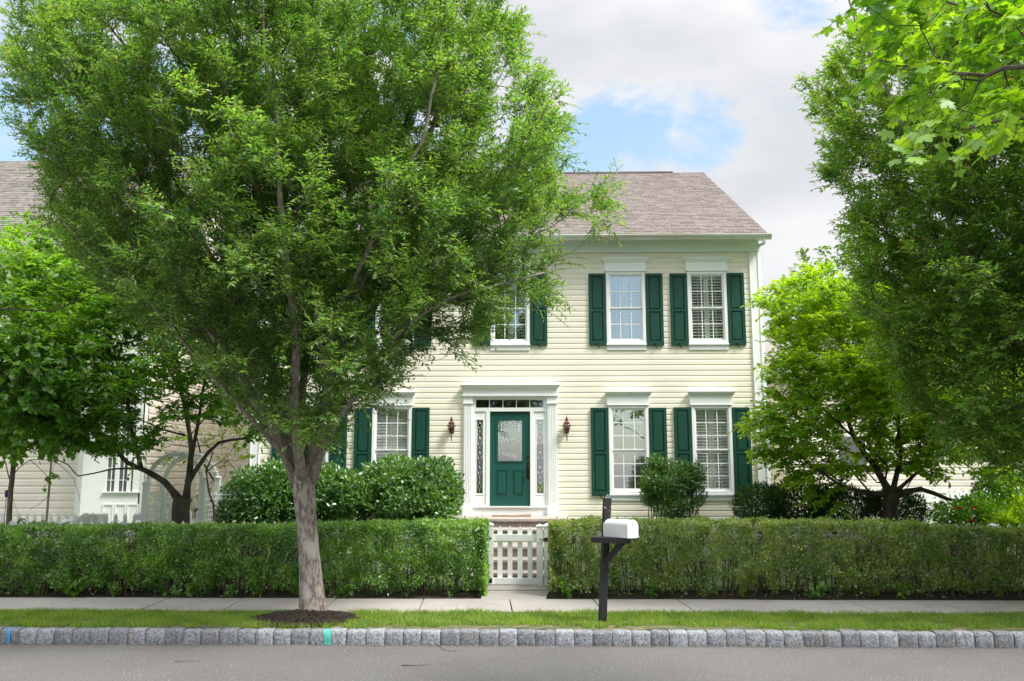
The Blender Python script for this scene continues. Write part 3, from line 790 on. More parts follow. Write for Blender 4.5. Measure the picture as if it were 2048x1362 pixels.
# windows
def window(x, z0, z1, rows, house, shut=True, glass=None, seed=0, blind_tilt=30, dl=0, dr=0):
    """frame z0..z1, header above, apron below; double-hung sashes, interior plantation shutters"""
    h = WW / 2; y = YH; zm = (z0 + z1) / 2 + (.005)
    f = MB()
    f.frame(x - h, x + h, z0, z1, .062, y - .045, y + .05)
    f.frame(x - h + .055, x + h - .055, z0 + .055, z1 - .055, .018, y - .03, y + .04)
    f.box(x - h, x + h, y - .035, y + .01, z0 - .13, z0 - .001)               # apron
    win = f.build('window', M_white, house, bevel=.002)
    f = MB(); f.box(x - h - .012, x + h + .012, y - .065, y - .046, z0 - .022, z0 + .004); f.build('sill', M_white, win)
    f = MB(); a = z1 + .003
    f.box(x - h - .03, x + h + .03, y - .062, y + .01, a + .018, a + .205)
    f.box(x - h - .018, x + h + .018, y - .07, y - .0, a, a + .018)
    cr_ = [(y, a + .205), (y - .065, a + .205), (y - .085, a + .222), (y - .09, a + .24), (y - .115, a + .262), (y - .125, a + .285), (y - .125, a + .298), (y, a + .298)]
    f.loft(cr_, x - h - .03, x + h + .03, .62, .62) if False else None
    vs = []
    for py, pz in cr_:
        e = max(0, (y - .06) - py) ; vs.append((x - h - .03 - e, py, pz))
    for py, pz in cr_:
        e = max(0, (y - .06) - py) ; vs.append((x + h + .03 + e, py, pz))
    n = len(cr_); f.add(vs, [(i, n + i, n + (i + 1) % n, (i + 1) % n) for i in range(n)] + [tuple(range(n)), tuple(range(n, 2 * n))[::-1]])
    f.build('header', M_white, win)
    gx0, gx1 = x - h + .073, x + h - .073
    s = MB()
    s.frame(gx0, gx1, zm - .02, z1 - .073, .022, y - .02, y + .02, wb=.03)
    s.frame(gx0, gx1, z0 + .073, zm - .021, .022, y + .006, y + .03, wb=.05)
    for (a, b, yy) in ((zm + .01, z1 - .095, y + .006), (z0 + .123, zm - .043, y + .022)):
        for i in (1, 2):
            xx = gx0 + (gx1 - gx0) * i / 3; s.box(xx - .009, xx + .009, yy - .014, yy - .006, a, b)
        for i in range(1, rows):
            zq = a + (b - a) * i / rows
            for j in range(3):
                xa_, xb_ = gx0 + (gx1 - gx0) * j / 3, gx0 + (gx1 - gx0) * (j + 1) / 3
                s.box(xa_ + (.0095 if j else .022), xb_ - (.0095 if j < 2 else .022), yy - .013, yy - .007, zq - .009, zq + .009)
    s.build('sash', M_white, win)
    rr = random.Random(seed)
    for (a, b, yy) in ((zm + .01, z1 - .095, y + .001), (z0 + .123, zm - .043, y + .016)):
        g = MB(); tx, tz = rr.uniform(-.003, .003), rr.uniform(-.003, .003); yy += .004
        g.add([(gx0 + .02, yy + tx, a), (gx1 - .02, yy - tx, a), (gx1 - .02, yy - tx + tz, b), (gx0 + .02, yy + tx + tz, b)], [(0, 1, 2, 3)])
        g.build('pane', glass or G_win, win)
    # plantation shutters inside
    p = MB(); yy = y + .066
    for (a, b) in ((gx0 - .03, x - .002), (x + .002, gx1 + .03)):
        p.frame(a, b, z0 + .03, z1 - .04, .052, yy, yy + .03, wb=.075, wt=.09)
        if rows == 3 or True:
            p.box(a + .052, b - .052, yy, yy + .03, zm - .045, zm + .03)
        for (c, d) in ((z0 + .105, zm - .045), (zm + .03, z1 - .13)):
            n = int((d - c) / .064)
            for i in range(n):
                zc = c + (i + .5) * (d - c) / n; t = R(blind_tilt); w2 = .031
                p.add([(a + .052, yy + .015 - w2 * math.cos(t), zc - w2 * math.sin(t)), (b - .052, yy + .015 - w2 * math.cos(t), zc - w2 * math.sin(t)),
                       (b - .052, yy + .015 + w2 * math.cos(t), zc + w2 * math.sin(t)), (a + .052, yy + .015 + w2 * math.cos(t), zc + w2 * math.sin(t)),
                       (a + .052, yy + .015 - w2 * math.cos(t), zc - w2 * math.sin(t) + .008), (b - .052, yy + .015 - w2 * math.cos(t), zc - w2 * math.sin(t) + .008),
                       (b - .052, yy + .015 + w2 * math.cos(t), zc + w2 * math.sin(t) + .008), (a + .052, yy + .015 + w2 * math.cos(t), zc + w2 * math.sin(t) + .008)],
                      [(0, 3, 2, 1), (4, 5, 6, 7), (0, 1, 5, 4), (2, 3, 7, 6)])
            p.box((a + b) / 2 - .005, (a + b) / 2 + .005, yy - .028, yy - .018, c + .03, d - .03)
    p.build('louvre_shutter', mat('louvre_white', (.88, .88, .87), .5), win)
    if shut:
        sw = .375; sz0, sz1 = z0 - .03, z1 - .045
        for sd in (-1, 1):
            c = x + sd * (h + .012 + sw / 2) + (dl if sd < 0 else dr)
            zq = rr.uniform(-.008, .008)
            shutter(c, sw, sz0 + zq, sz1 + zq)

def shutter(c, sw, z0, z1):
    y = YH - .018; s = MB(); a, b = c - sw / 2, c + sw / 2; t = .036; zm = z0 + (z1 - z0) * .485
    rails = [(z0, z0 + .105), (zm - .028, zm + .028), (z1 - .062, z1)]
    s.box(a, a + .066, y - t, y, z0, z1); s.box(b - .066, b, y - t, y, z0, z1)
    for p, q in rails: s.box(a + .066, b - .066, y - t, y, p, q)
    for p, q in ((z0 + .105, zm - .028), (zm + .028, z1 - .062)):
        A = (a + .066, b - .066, p, q); e = .028
        # raised panel: bevel up from a sunk groove to the field
        yo, yi = y - .010, y - .026
        v = [(A[0], yo, p), (A[1], yo, p), (A[1], yo, q), (A[0], yo, q), (A[0] + e, yi, p + e), (A[1] - e, yi, p + e), (A[1] - e, yi, q - e), (A[0] + e, yi, q - e)]
        s.add(v, [(0, 1, 5, 4), (1, 2, 6, 5), (2, 3, 7, 6), (3, 0, 4, 7), (4, 5, 6, 7)])
    o = s.build('shutter', M_green, house, bevel=.002)
    d = MB(); q = []; zc = z0 - .01
    for i in range(15):
        t_ = i / 14; ang = math.pi * 1.25 * (t_ - .5) * 2
        q.append((c + .02 * math.sin(ang) * (1 + .7 * abs(t_ - .5)) + (t_ - .5) * .03, y - t - .012, zc + .055 - .11 * t_ + .008 * math.cos(ang * 1.3)))
    q = [(c - .034, y - t - .012, zc + .035), (c - .03, y - t - .012, zc + .058), (c - .012, y - t - .012, zc + .068), (c + .006, y - t - .012, zc + .055), (c + .008, y - t - .012, zc + .03),
         (c + .002, y - t - .012, zc), (c + .004, y - t - .012, zc - .028), (c + .02, y - t - .012, zc - .04), (c + .036, y - t - .012, zc - .03), (c + .034, y - t - .012, zc - .012), (c + .022, y - t - .012, zc - .014)]
    d.tube(q, .0075, 6); d.tube([(c, y + .02, zc - .004), (c, y - t - .012, zc - .004)], .006, 6)
    d.build('shutter_dog', M_iron, o)

for i, (x, z0, z1) in enumerate(ups): window(x, z0, z1, 2, house, seed=i, blind_tilt=38, glass=G_win2 if i in (2, 3) else None)
for i, (x, z0, z1) in enumerate(downs): window(x, z0, z1, 3, house, seed=20 + i, glass=G_win2 if i == 2 else None, blind_tilt=[64, 68, 60, 54][i])

# ---------------- entrance
def px(u): return P(u, 900, YH)[0]
def pz(v): return P(1020, v, YH)[2]
ent = MB()
y = YH
for (a, b) in ((927, 944.6), (1095, 1114)):
    a, b = px(a), px(b)
    ent.box(a, b, y - .06, y + .02, pz(1011), pz(806))
    for k in range(5):
        c = a + (b - a) * (k + .75) / 5.5
        ent.box(c - .007, c + .007, y - .068, y - .061, pz(1008), pz(810))
    ent.box(a - .012, b + .012, y - .085, y + .02, pz(1031), pz(1011)); ent.box(a - .008, b + .008, y - .075, y + .02, pz(806), pz(793))
    ent.box(a - .016, b + .016, y - .085, y + .02, pz(808), pz(805.5))
a, b = px(926), px(1115)
ent.box(a, b, y - .09, y + .02, pz(789), pz(779)); ent.box(a - .015, b + .015, y - .105, y + .02, pz(793), pz(789))
ent.box(a + .01, b - .01, y - .07, y + .02, pz(779) , pz(778))
q = [(y + .02, pz(779)), (y - .10, pz(779)), (y - .12, pz(777)), (y - .125, pz(775.5)), (y - .155, pz(773)), (y - .17, pz(771.5)), (y - .17, pz(770.2)), (y + .02, pz(770.2))]
vs = []
for sgn, e0 in ((-1, a), (1, b)):
    for py, pq in q: vs.append((e0 + sgn * max(0, (y - .095) - py), py, pq))
n = len(q); ent.add(vs, [(i, n + i, n + (i + 1) % n, (i + 1) % n) for i in range(n)] + [tuple(range(n)), tuple(range(n, 2 * n))[::-1]])
ent.build('door_surround', M_white, house, bevel=.002)
fr = MB()
i0, i1 = px(944.6), px(1095); yb = y + .05
fr.box(i0, i1, y - .02, yb, pz(1031), pz(1015))                           # kick board
fr.box(i0, i1, y - .05, yb, pz(1015), pz(1012.4))                         # threshold
fr.box(i0, i1, y - .02, yb, pz(799.5), pz(793.5)); fr.box(i0, i1, y - .03, yb, pz(823), pz(815.5))  # transom rails
fr.box(i0, px(951.5), y - .02, yb, pz(815.5), pz(799.5)); fr.box(px(1087), i1, y - .02, yb, pz(815.5), pz(799.5))
for k in range(1, 5):
    c = px(951.5) + (px(1087) - px(951.5)) * k / 5; fr.box(c - .008, c + .008, y - .01, y + .02, pz(815.5), pz(799.5))
for (a, b) in ((944.6, 949), (972.5, 979.6), (1060.4, 1068), (1091, 1095)): fr.box(px(a), px(b), y - .03, yb, pz(1012.4), pz(823))
for (a, b, g0, g1) in ((949, 972.5, 953, 966), (1068, 1091, 1073, 1087)):
    fr.box(px(a), px(g0 - .0), y - .01, yb, pz(1012.4), pz(823)); fr.box(px(g1), px(b), y - .01, yb, pz(1012.4), pz(823))
    fr.box(px(g0), px(g1), y - .01, yb, pz(1012.4), pz(987)); fr.box(px(g0), px(g1), y - .01, yb, pz(840.5), pz(823))
    fr.frame(px(g0) - .022, px(g1) + .022, pz(990), pz(837.5), .02, y - .018, y - .0105)
frm = fr.build('door_frame', M_white, house, bevel=.002)
g = MB(); g.add([(px(951.5), y + .01, pz(815.5)), (px(1087), y + .01, pz(815.5)), (px(1087), y + .013, pz(799.5)), (px(951.5), y + .013, pz(799.5))], [(0, 1, 2, 3)])
g.build('transom_pane', G_dark, frm)
def bar(mb, p, q, r=.004): mb.tube([p, q], r, 5)
for (g0, g1, ty) in ((953, 966, .003), (1073, 1087, -.004)):
    a, b = px(g0), px(g1); z0, z1 = pz(987), pz(840.5); c = (a + b) / 2; yy = y + .004
    s = MB(); s.add([(a, yy + .006, z0), (b, yy + .006 + ty, z0), (b, yy + .006 + ty, z1), (a, yy + .006, z1)], [(0, 1, 2, 3)]); sl = s.build('sidelight', G_door if g0 > 1000 else G_dark, frm)
    lead = MB(); hh = z1 - z0; hw = (b - a) / 2
    for f0 in (.10, .30, .50, .70, .92):
        zc = z0 + hh * f0; e = .085 if f0 in (.10, .92) else .11; w_ = hw * .62
        for (p, q_) in (((c, zc - e), (c - w_, zc)), ((c - w_, zc), (c, zc + e)), ((c, zc + e), (c + w_, zc)), ((c + w_, zc), (c, zc - e))):
            bar(lead, (p[0], yy, p[1]), (q_[0], yy, q_[1]))
    for (f0, f1) in ((.0, .05), (.155, .23), (.37, .43), (.57, .63), (.77, .87), (.97, 1)): bar(lead, (c, yy, z0 + hh * f0), (c, yy, z0 + hh * f1), .003)
    for sx in (-1, 1): bar(lead, (c + sx * hw * .8, yy, z0), (c + sx * hw * .8, yy, z1), .0025)
    lead.build('leading', M_lead, sl)
# door leaf with lite and two raised panels
d = MB(); y0, y1 = y + .012, y + .05; a, b, z0, z1 = px(979.6), px(1060.4), pz(1012.2), pz(825)
l0, l1, lz0, lz1 = px(996), px(1044), pz(921.6), pz(841)
pl = [(px(994), px(1014)), (px(1027), px(1046))]; p0, p1 = pz(989), pz(941)
d.box(a, l0, y0, y1, lz0, lz1); d.box(l1, b, y0, y1, lz0, lz1); d.box(a, b, y0, y1, lz1, z1); d.box(a, b, y0, y1, p1, lz0)
d.box(a, b, y0, y1, z0, p0); d.box(a, pl[0][0], y0, y1, p0, p1); d.box(pl[0][1], pl[1][0], y0, y1, p0, p1); d.box(pl[1][1], b, y0, y1, p0, p1)
for s0, s1 in pl:
    e = .03; v = [(s0, y0 + .012, p0), (s1, y0 + .012, p0), (s1, y0 + .012, p1), (s0, y0 + .012, p1), (s0 + e, y0 + .002, p0 + e), (s1 - e, y0 + .002, p0 + e), (s1 - e, y0 + .002, p1 - e), (s0 + e, y0 + .002, p1 - e)]
    d.add(v, [(0, 1, 5, 4), (1, 2, 6, 5), (2, 3, 7, 6), (3, 0, 4, 7), (4, 5, 6, 7)])
    d.frame(s0 - .012, s1 + .012, p0 - .012, p1 + .012, .012, y0 - .006, y0 - .0005)
d.frame(l0 - .04, l1 + .04, lz0 - .03, lz1 + .04, .03, y0 - .012, y0 - .0005)
dr_ = d.build('front_door', M_door, house)
g = MB(); g.add([(l0, y0 + .014, lz0), (l1, y0 + .016, lz0), (l1, y0 + .020, lz1), (l0, y0 + .018, lz1)], [(0, 1, 2, 3)]); g.build('pane', G_door, dr_)
g = MB(); yy = y0 + .006; W_ = l1 - l0; H_ = lz1 - lz0
for zf in (.14, .5, .88):
    zc = lz0 + H_ * zf
    for k in range(-2, 3):
        c = (l0 + l1) / 2 + k * W_ * .15; e = .032 + (.018 if k % 2 == 0 else 0)
        for (p, q_) in (((c, zc - e), (c - e, zc)), ((c - e, zc), (c, zc + e)), ((c, zc + e), (c + e, zc)), ((c + e, zc), (c, zc - e))): bar(g, (p[0], yy, p[1]), (q_[0], yy, q_[1]), .0028)
for fx in (.13, .87): bar(g, (l0 + W_ * fx, yy, lz0), (l0 + W_ * fx, yy, lz1), .0025)
for fz in (.1, .93): bar(g, (l0, yy, lz0 + H_ * fz), (l1, yy, lz0 + H_ * fz), .0025)
g.build('leading', M_lead, dr_)
g = MB(); hx = px(1056)
g.lathe((hx, y0, pz(913)), [(.001, -.03), (.03, -.028), (.03, .028), (.001, .03)], 14)
g.box(hx - .028, hx + .028, y0 - .010, y0, pz(957), pz(925))
g.tube([(hx, y0 - .01, pz(926)), (hx, y0 - .055, pz(931)), (hx, y0 - .065, pz(941)), (hx, y0 - .055, pz(951)), (hx, y0 - .01, pz(956))], [.01, .012, .014, .012, .01], 8)
g.lathe((hx, y0 - .02, pz(950)), [(.004, -.035), (.028, -.02), (.028, .01), (.008, .02)], 12)
g.build('handle', M_bronze, dr_)

# ---------------- wall lanterns (things of their own)
def lantern(u, label):
    x = P(u, 850, YH)[0]; ztop, zbot = pz(826), pz(883); c = (x, YH - .13, 0)
    t = thing('wall_lantern', label, 'lantern', (x, YH, zbot), 'copper lanterns beside the front door')
    H = ztop - zbot; g = MB()
    def Z(f): return zbot + H * f
    g.lathe((c[0], c[1], Z(.62)), [(.070, 0), (.074, .01), (.055, .035), (.022, .06), (.016, .075), (.03, .085), (.032, .10), (.018, .115), (.010, .125), (.016, .135), (.004, .15), (.003, .19)], 8, False); g.build('cap', M_copper, t); g = MB()
    g.lathe((c[0], c[1], Z(.30)), [(.004, -.0), (.03, .01), (.055, .05), (.068, .075), (.072, .09)], 8, False)
    g.lathe((c[0], c[1], zbot), [(.003, 0), (.010, .01), (.012, .08), (.018, .10), (.013, .115), (.013, H * .30)], 8)
    g.build('cup', M_copper, t)
    g = MB(); z0, z1 = Z(.30) + .09, Z(.62)
    for k in range(6):
        a_ = math.pi / 3 * k + .3; g.tube([(c[0] + .066 * math.cos(a_), c[1] + .066 * math.sin(a_), z0), (c[0] + .066 * math.cos(a_), c[1] + .066 * math.sin(a_), z1)], .004, 5)
    for zz_ in (z0 + .04, z1 - .035):
        g.tube([(c[0] + .092 * math.cos(2 * math.pi * k / 16), c[1] + .092 * math.sin(2 * math.pi * k / 16), zz_) for k in range(17)], .003, 5)
    for sx in (-1, 1): g.tube([(c[0] + sx * .092, c[1], z0 + .04), (c[0] + sx * .092, c[1], z1 - .035)], .003, 5)
    g.build('cage', M_copper, t)
    g = MB(); g.lathe((c[0], c[1], z0), [(.055, 0), (.055, z1 - z0)], 12); g.build('glass', glassmat('lantern_glass', (.85, .9, .9), .1) if 'lantern_glass' not in MATS else MATS['lantern_glass'], t)
    g = MB(); g.lathe((c[0], c[1], z0), [(.012, 0), (.012, .05), (.03, .08), (.03, .11), (.005, .14)], 10); g.build('bulb', M_bulb, t)
    g = MB(); g.box(x - .05, x + .05, YH - .03, YH - .012, Z(.30), Z(.62))
    g.tube([(x, YH - .03, Z(.36)), (x, YH - .07, Z(.30)), (c[0], c[1], Z(.26))], .009, 6); g.build('bracket', M_copper, t)
lantern(904, 'copper wall lantern between the left ground-floor shutter and the door')
lantern(1133, 'copper wall lantern between the front door and the right-hand windows')

# ================================================================== FENCE, GATE, MAILBOX
def picket(mb, x, y, z0, z1, wd=.066, t=.02, ang=0.0):
    ca, sa = math.cos(ang), math.sin(ang); v = []
    for dy in (-t / 2, t / 2):
        for dx, dz in ((-wd / 2, z0), (wd / 2, z0), (wd / 2, z1 - .055), (wd / 2 - .008, z1 - .045), (0, z1), (-wd / 2 + .008, z1 - .045), (-wd / 2, z1 - .055)):
            v.append((x + dx * ca - dy * sa, y + dx * sa + dy * ca, dz))
    n = 7; mb.add(v, [tuple(range(n)), tuple(range(n, 2 * n))[::-1]] + [(i, n + i, n + (i + 1) % n, (i + 1) % n) for i in range(n)])

def post(name, parent, x, y, z0, z1, w_=.10):
    m = MB(); m.box(x - w_ / 2, x + w_ / 2, y - w_ / 2, y + w_ / 2, z0, z1 - .045)
    h = w_ / 2 + .012
    m.box(x - h, x + h, y - h, y + h, z1 - .044, z1 - .026)
    m.add([(x - h, y - h, z1 - .026), (x + h, y - h, z1 - .026), (x + h, y + h, z1 - .026), (x - h, y + h, z1 - .026), (x, y, z1 + .012)], [(0, 1, 4), (1, 2, 4), (2, 3, 4), (3, 0, 4)])
    return m.build(name, M_fence, parent)

def picket_fence(label, x0, y0, x1, y1, h=1.02, zb=None, sp=.158, posts=2.4, group='white picket fences of the front yards'):
    L_ = math.hypot(x1 - x0, y1 - y0); ang = math.atan2(y1 - y0, x1 - x0); dx, dy = math.cos(ang), math.sin(ang)
    zb = zb or (lambda x, y: .17)
    t = thing('picket_fence', label, 'fence', (x0, y0, zb(x0, y0)), group)
    pm = MB(); rm = MB(); n = int(L_ / sp)
    for i in range(n):
        s = (i + .5) * L_ / n; x, y = x0 + dx * s, y0 + dy * s; z = zb(x, y)
        picket(pm, x + dy * .028, y - dx * .028, z + .06, z + h, ang=ang)
    for f in (.22, .78):
        a = (x0, y0, zb(x0, y0) + h * f); b = (x1, y1, zb(x1, y1) + h * f); hh = .045; w2 = .018
        v = []
        for (px_, py_, pz_) in (a, b):
            for s1, s2 in ((-1, -1), (1, -1), (1, 1), (-1, 1)): v.append((px_ - dy * s1 * w2, py_ + dx * s1 * w2, pz_ + s2 * hh))
        rm = MB(); rm.add(v, [(0, 1, 5, 4), (1, 2, 6, 5), (2, 3, 7, 6), (3, 0, 4, 7), (0, 3, 2, 1), (4, 5, 6, 7)]); rm.build('rail', M_fence, t)
    pm.build('picket_row', M_fence, t)
    k = max(1, round(L_ / posts))
    for i in range(k + 1):
        s = L_ * i / k; x, y = x0 + dx * s, y0 + dy * s; post('post', t, x, y, zb(x, y) - .05, zb(x, y) + h + .0)
    return t

gx0, gx1 = P(974, 1060, YF)[0], P(1100, 1060, YF)[0]
picket_fence('white picket fence hidden behind the left hedge, tips showing above it', -11.5, YF, gx0 - .03, YF, h=.99)
picket_fence('white picket fence behind the browner right hedge, tips above it', gx1 + .03, YF, 11.5, YF, h=.96)
# gate, slightly sagging
gt = thing('garden_gate', 'white picket gate closing the gap between the two hedges', 'gate', (gx0, YF, .23))
g0, g1 = P(976, 1100, YF)[0], P(1086, 1100, YF)[0]
Zt = lambda v: P(1030, v, YF)[2]
def stile(x0, x1, zb_, zt_):
    m = MB(); m.box(x0, x1, YF - .045, YF + .045, zb_, zt_ - .03); c = (x0 + x1) / 2; e = .008
    m.box(x0 - e, x1 + e, YF - .053, YF + .053, zt_ - .029, zt_ - .014)
    m.add([(x0 - e, YF - .053, zt_ - .014), (x1 + e, YF - .053, zt_ - .014), (x1 + e, YF + .053, zt_ - .014), (x0 - e, YF + .053, zt_ - .014), (c, YF, zt_ + .018)], [(0, 1, 4), (1, 2, 4), (2, 3, 4), (3, 0, 4)])
    m.build('stile', M_fence, gt, bevel=.002)
stile(g0, g0 + .082, Zt(1169), Zt(1047)); stile(P(1073, 1100, YF)[0], g1, Zt(1172), Zt(1049.5))
xr = P(1073, 1100, YF)[0]
for (va, vb) in ((1069, 1081.5), (1155.5, 1168)):
    m = MB(); m.add([(g0 + .08, YF - .02, Zt(vb)), (xr, YF - .02, Zt(vb + .6)), (xr, YF + .02, Zt(vb + .6)), (g0 + .08, YF + .02, Zt(vb)), (g0 + .08, YF - .02, Zt(va)), (xr, YF - .02, Zt(va + .6)), (xr, YF + .02, Zt(va + .6)), (g0 + .08, YF + .02, Zt(va))],
          [(0, 3, 2, 1), (4, 5, 6, 7), (0, 1, 5, 4), (1, 2, 6, 5), (2, 3, 7, 6), (3, 0, 4, 7)])
    m.build('rail', M_fence, gt, bevel=.002)
for k, u in enumerate((1000, 1020, 1040, 1060)):
    m = MB(); picket(m, P(u, 1100, YF)[0], YF + .031, Zt(1160), Zt(1051 + k * .4), .074, .02); m.build('picket', M_fence, gt)
m = MB(); m.box(g0 - .035, g0 + .05, YF - .056, YF - .0475, Zt(1078), Zt(1074)); m.box(g0 - .02, g0 + .01, YF - .058, YF - .0475, Zt(1080), Zt(1070)); m.build('hinge', M_iron, gt)
m = MB(); m.box(g0 - .05, g0 + .065, YF - .056, YF - .0475, Zt(1165), Zt(1156)); m.build('hinge', M_bronze, gt)
m = MB(); m.tube([(g1 - .06, YF - .062, Zt(1078.4)), (g1 + .09, YF - .062, Zt(1078.4))], .006, 6); m.box(g1 + .01, g1 + .09, YF - .06, YF - .0475, Zt(1082), Zt(1075)); m.build('latch', M_iron, gt)
m = thing('gate_post', 'white square post right of the garden gate against the hedge end', 'post', (P(1093, 1100, YF)[0], YF, .18))
xq = P(1094.5, 1100, YF)[0]; pc = post('shaft', m, xq, YF, .15, Zt(1047), .10)

# mailbox on its black post
def mailbox():
    X, Y0 = P(1210, 1150, 10.62)[0], 10.62
    th = R(24)                                   # turned towards the street, door to the right
    t = thing('mailbox_post', 'black wooden post with pointed top, arm and brace beside the kerb', 'post', (X, Y0, .16))
    zt = P(1212, 996, Y0)[2]; h = .041; zg = .13
    lean = (P(1213, 996, Y0)[0] - P(1203, 1238, Y0)[0]) / (zt - .16)
    def pp(z, dx=0, dy=0):
        c = X + lean * (z - P(1209, 1120, Y0)[2]); a_ = R(14)
        return (c + dx * math.cos(a_) - dy * math.sin(a_), Y0 + dx * math.sin(a_) + dy * math.cos(a_), z)
    m = MB(); cs = [(-h, -h), (h, -h), (h, h), (-h, h)]
    zsplit = P(1212, 1030, Y0)[2]
    v = [pp(zg, *c) for c in cs] + [pp(zsplit, *c) for c in cs]
    m.add(v, [(0, 1, 5, 4), (1, 2, 6, 5), (2, 3, 7, 6), (3, 0, 4, 7)])
    m.build('shaft', M_black, t, bevel=.003)
    m = MB(); v = [pp(zsplit, *c) for c in cs] + [pp(zt, *c) for c in cs] + [pp(zt + .05)]
    m.add(v, [(0, 1, 5, 4), (1, 2, 6, 5), (2, 3, 7, 6), (3, 0, 4, 7), (4, 5, 8), (5, 6, 8), (6, 7, 8), (7, 4, 8)])
    o = m.build('post_top', M_chip, t); tag(o, 'weathered post top with chipped paint')
    # arm: board whose long axis runs along the box
    zb = P(1228, 1078, Y0 - .1)[2]
    ax = Vector((math.cos(-th), math.sin(-th), 0)); ay = Vector((-ax.y, ax.x, 0))
    cx = Vector((P(1225, 1075, Y0 - .14)[0], Y0 - .14, 0))
    def bx(mb, a0, a1, b0, b1, z0, z1):
        v = [tuple(cx + ax * a + ay * b + Vector((0, 0, z))) for z in (z0, z1) for a, b in ((a0, b0), (a1, b0), (a1, b1), (a0, b1))]
        mb.add(v, [(0, 3, 2, 1), (4, 5, 6, 7), (0, 1, 5, 4), (1, 2, 6, 5), (2, 3, 7, 6), (3, 0, 4, 7)])
    m = MB(); bx(m, -.235, .20, -.10, .10, zb - .04, zb + .025); m.build('arm_board', M_black, t, bevel=.004)
    m = MB(); s = Vector(pp(zb - .28, 0, -.02)); e = cx + ax * .12 + Vector((0, 0, zb - .035))
    d_ = (e - s).normalized(); n_ = ay; k_ = d_.cross(n_)
    v = [tuple(q + n_ * a * .035 + k_ * b * .035) for q in (s, e) for a, b in ((-1, -1), (1, -1), (1, 1), (-1, 1))]
    m.add(v, [(0, 3, 2, 1), (4, 5, 6, 7), (0, 1, 5, 4), (1, 2, 6, 5), (2, 3, 7, 6), (3, 0, 4, 7)]); m.build('brace', M_black, t)
    # the box
    bt = thing('mailbox', 'white rounded-top metal mailbox on the black post', 'mailbox', tuple(cx + Vector((0, 0, zb + .03))))
    return cx, ax, ay, zb, bt
cx, ax, ay, zb, bt = mailbox()
mb_w, mb_h = .080, .128; zb += .027
th2 = R(60)                                        # the long axis points to the kerb, swung to the right
bx_ = Vector((math.sin(R(38)), -math.cos(R(38)), 0)); by_ = Vector((-bx_.y, bx_.x, 0)); c0 = cx + Vector((-.055, .17, 0))
def arch(k=12, w_=mb_w, h_=mb_h): return [(-w_, 0), (w_, 0)] + [(w_ * math.cos(math.pi * i / k), h_ + w_ * .95 * math.sin(math.pi * i / k)) for i in range(k + 1)]
def tunnel(mb, s0, s1, w_=mb_w, h_=mb_h, z=0.0, smooth=False):
    pr = arch(14, w_, h_); n = len(pr)
    v = [tuple(c0 + bx_ * s + by_ * a + Vector((0, 0, zb + z + b))) for s in (s0, s1) for a, b in pr]
    mb.add(v, [(i, (i + 1) % n, n + (i + 1) % n, n + i) for i in range(n)] + [tuple(range(n))[::-1], tuple(range(n, 2 * n))])
m = MB(); tunnel(m, .03, .43); o = m.build('body', M_box, bt)
m = MB(); tunnel(m, .4305, .447, mb_w + .006, mb_h - .002, -.002); o = m.build('door', M_box, bt, bevel=.003)
m = MB(); q = [c0 + bx_ * .451 + Vector((0, 0, zb + mb_h + .062)), c0 + bx_ * .469 + Vector((0, 0, zb + mb_h + .066)), c0 + bx_ * .467 + Vector((0, 0, zb + mb_h + .035))]
m.tube(q, .006, 6); m.build('pull', M_fence, bt); m = MB(); m.tube([c0 + bx_ * .42 + by_ * mb_w + Vector((0, 0, zb + .015)), c0 + bx_ * .455 + by_ * (mb_w + .004) + Vector((0, 0, zb + .015))], .006, 6); m.build('hinge', M_fence, bt)

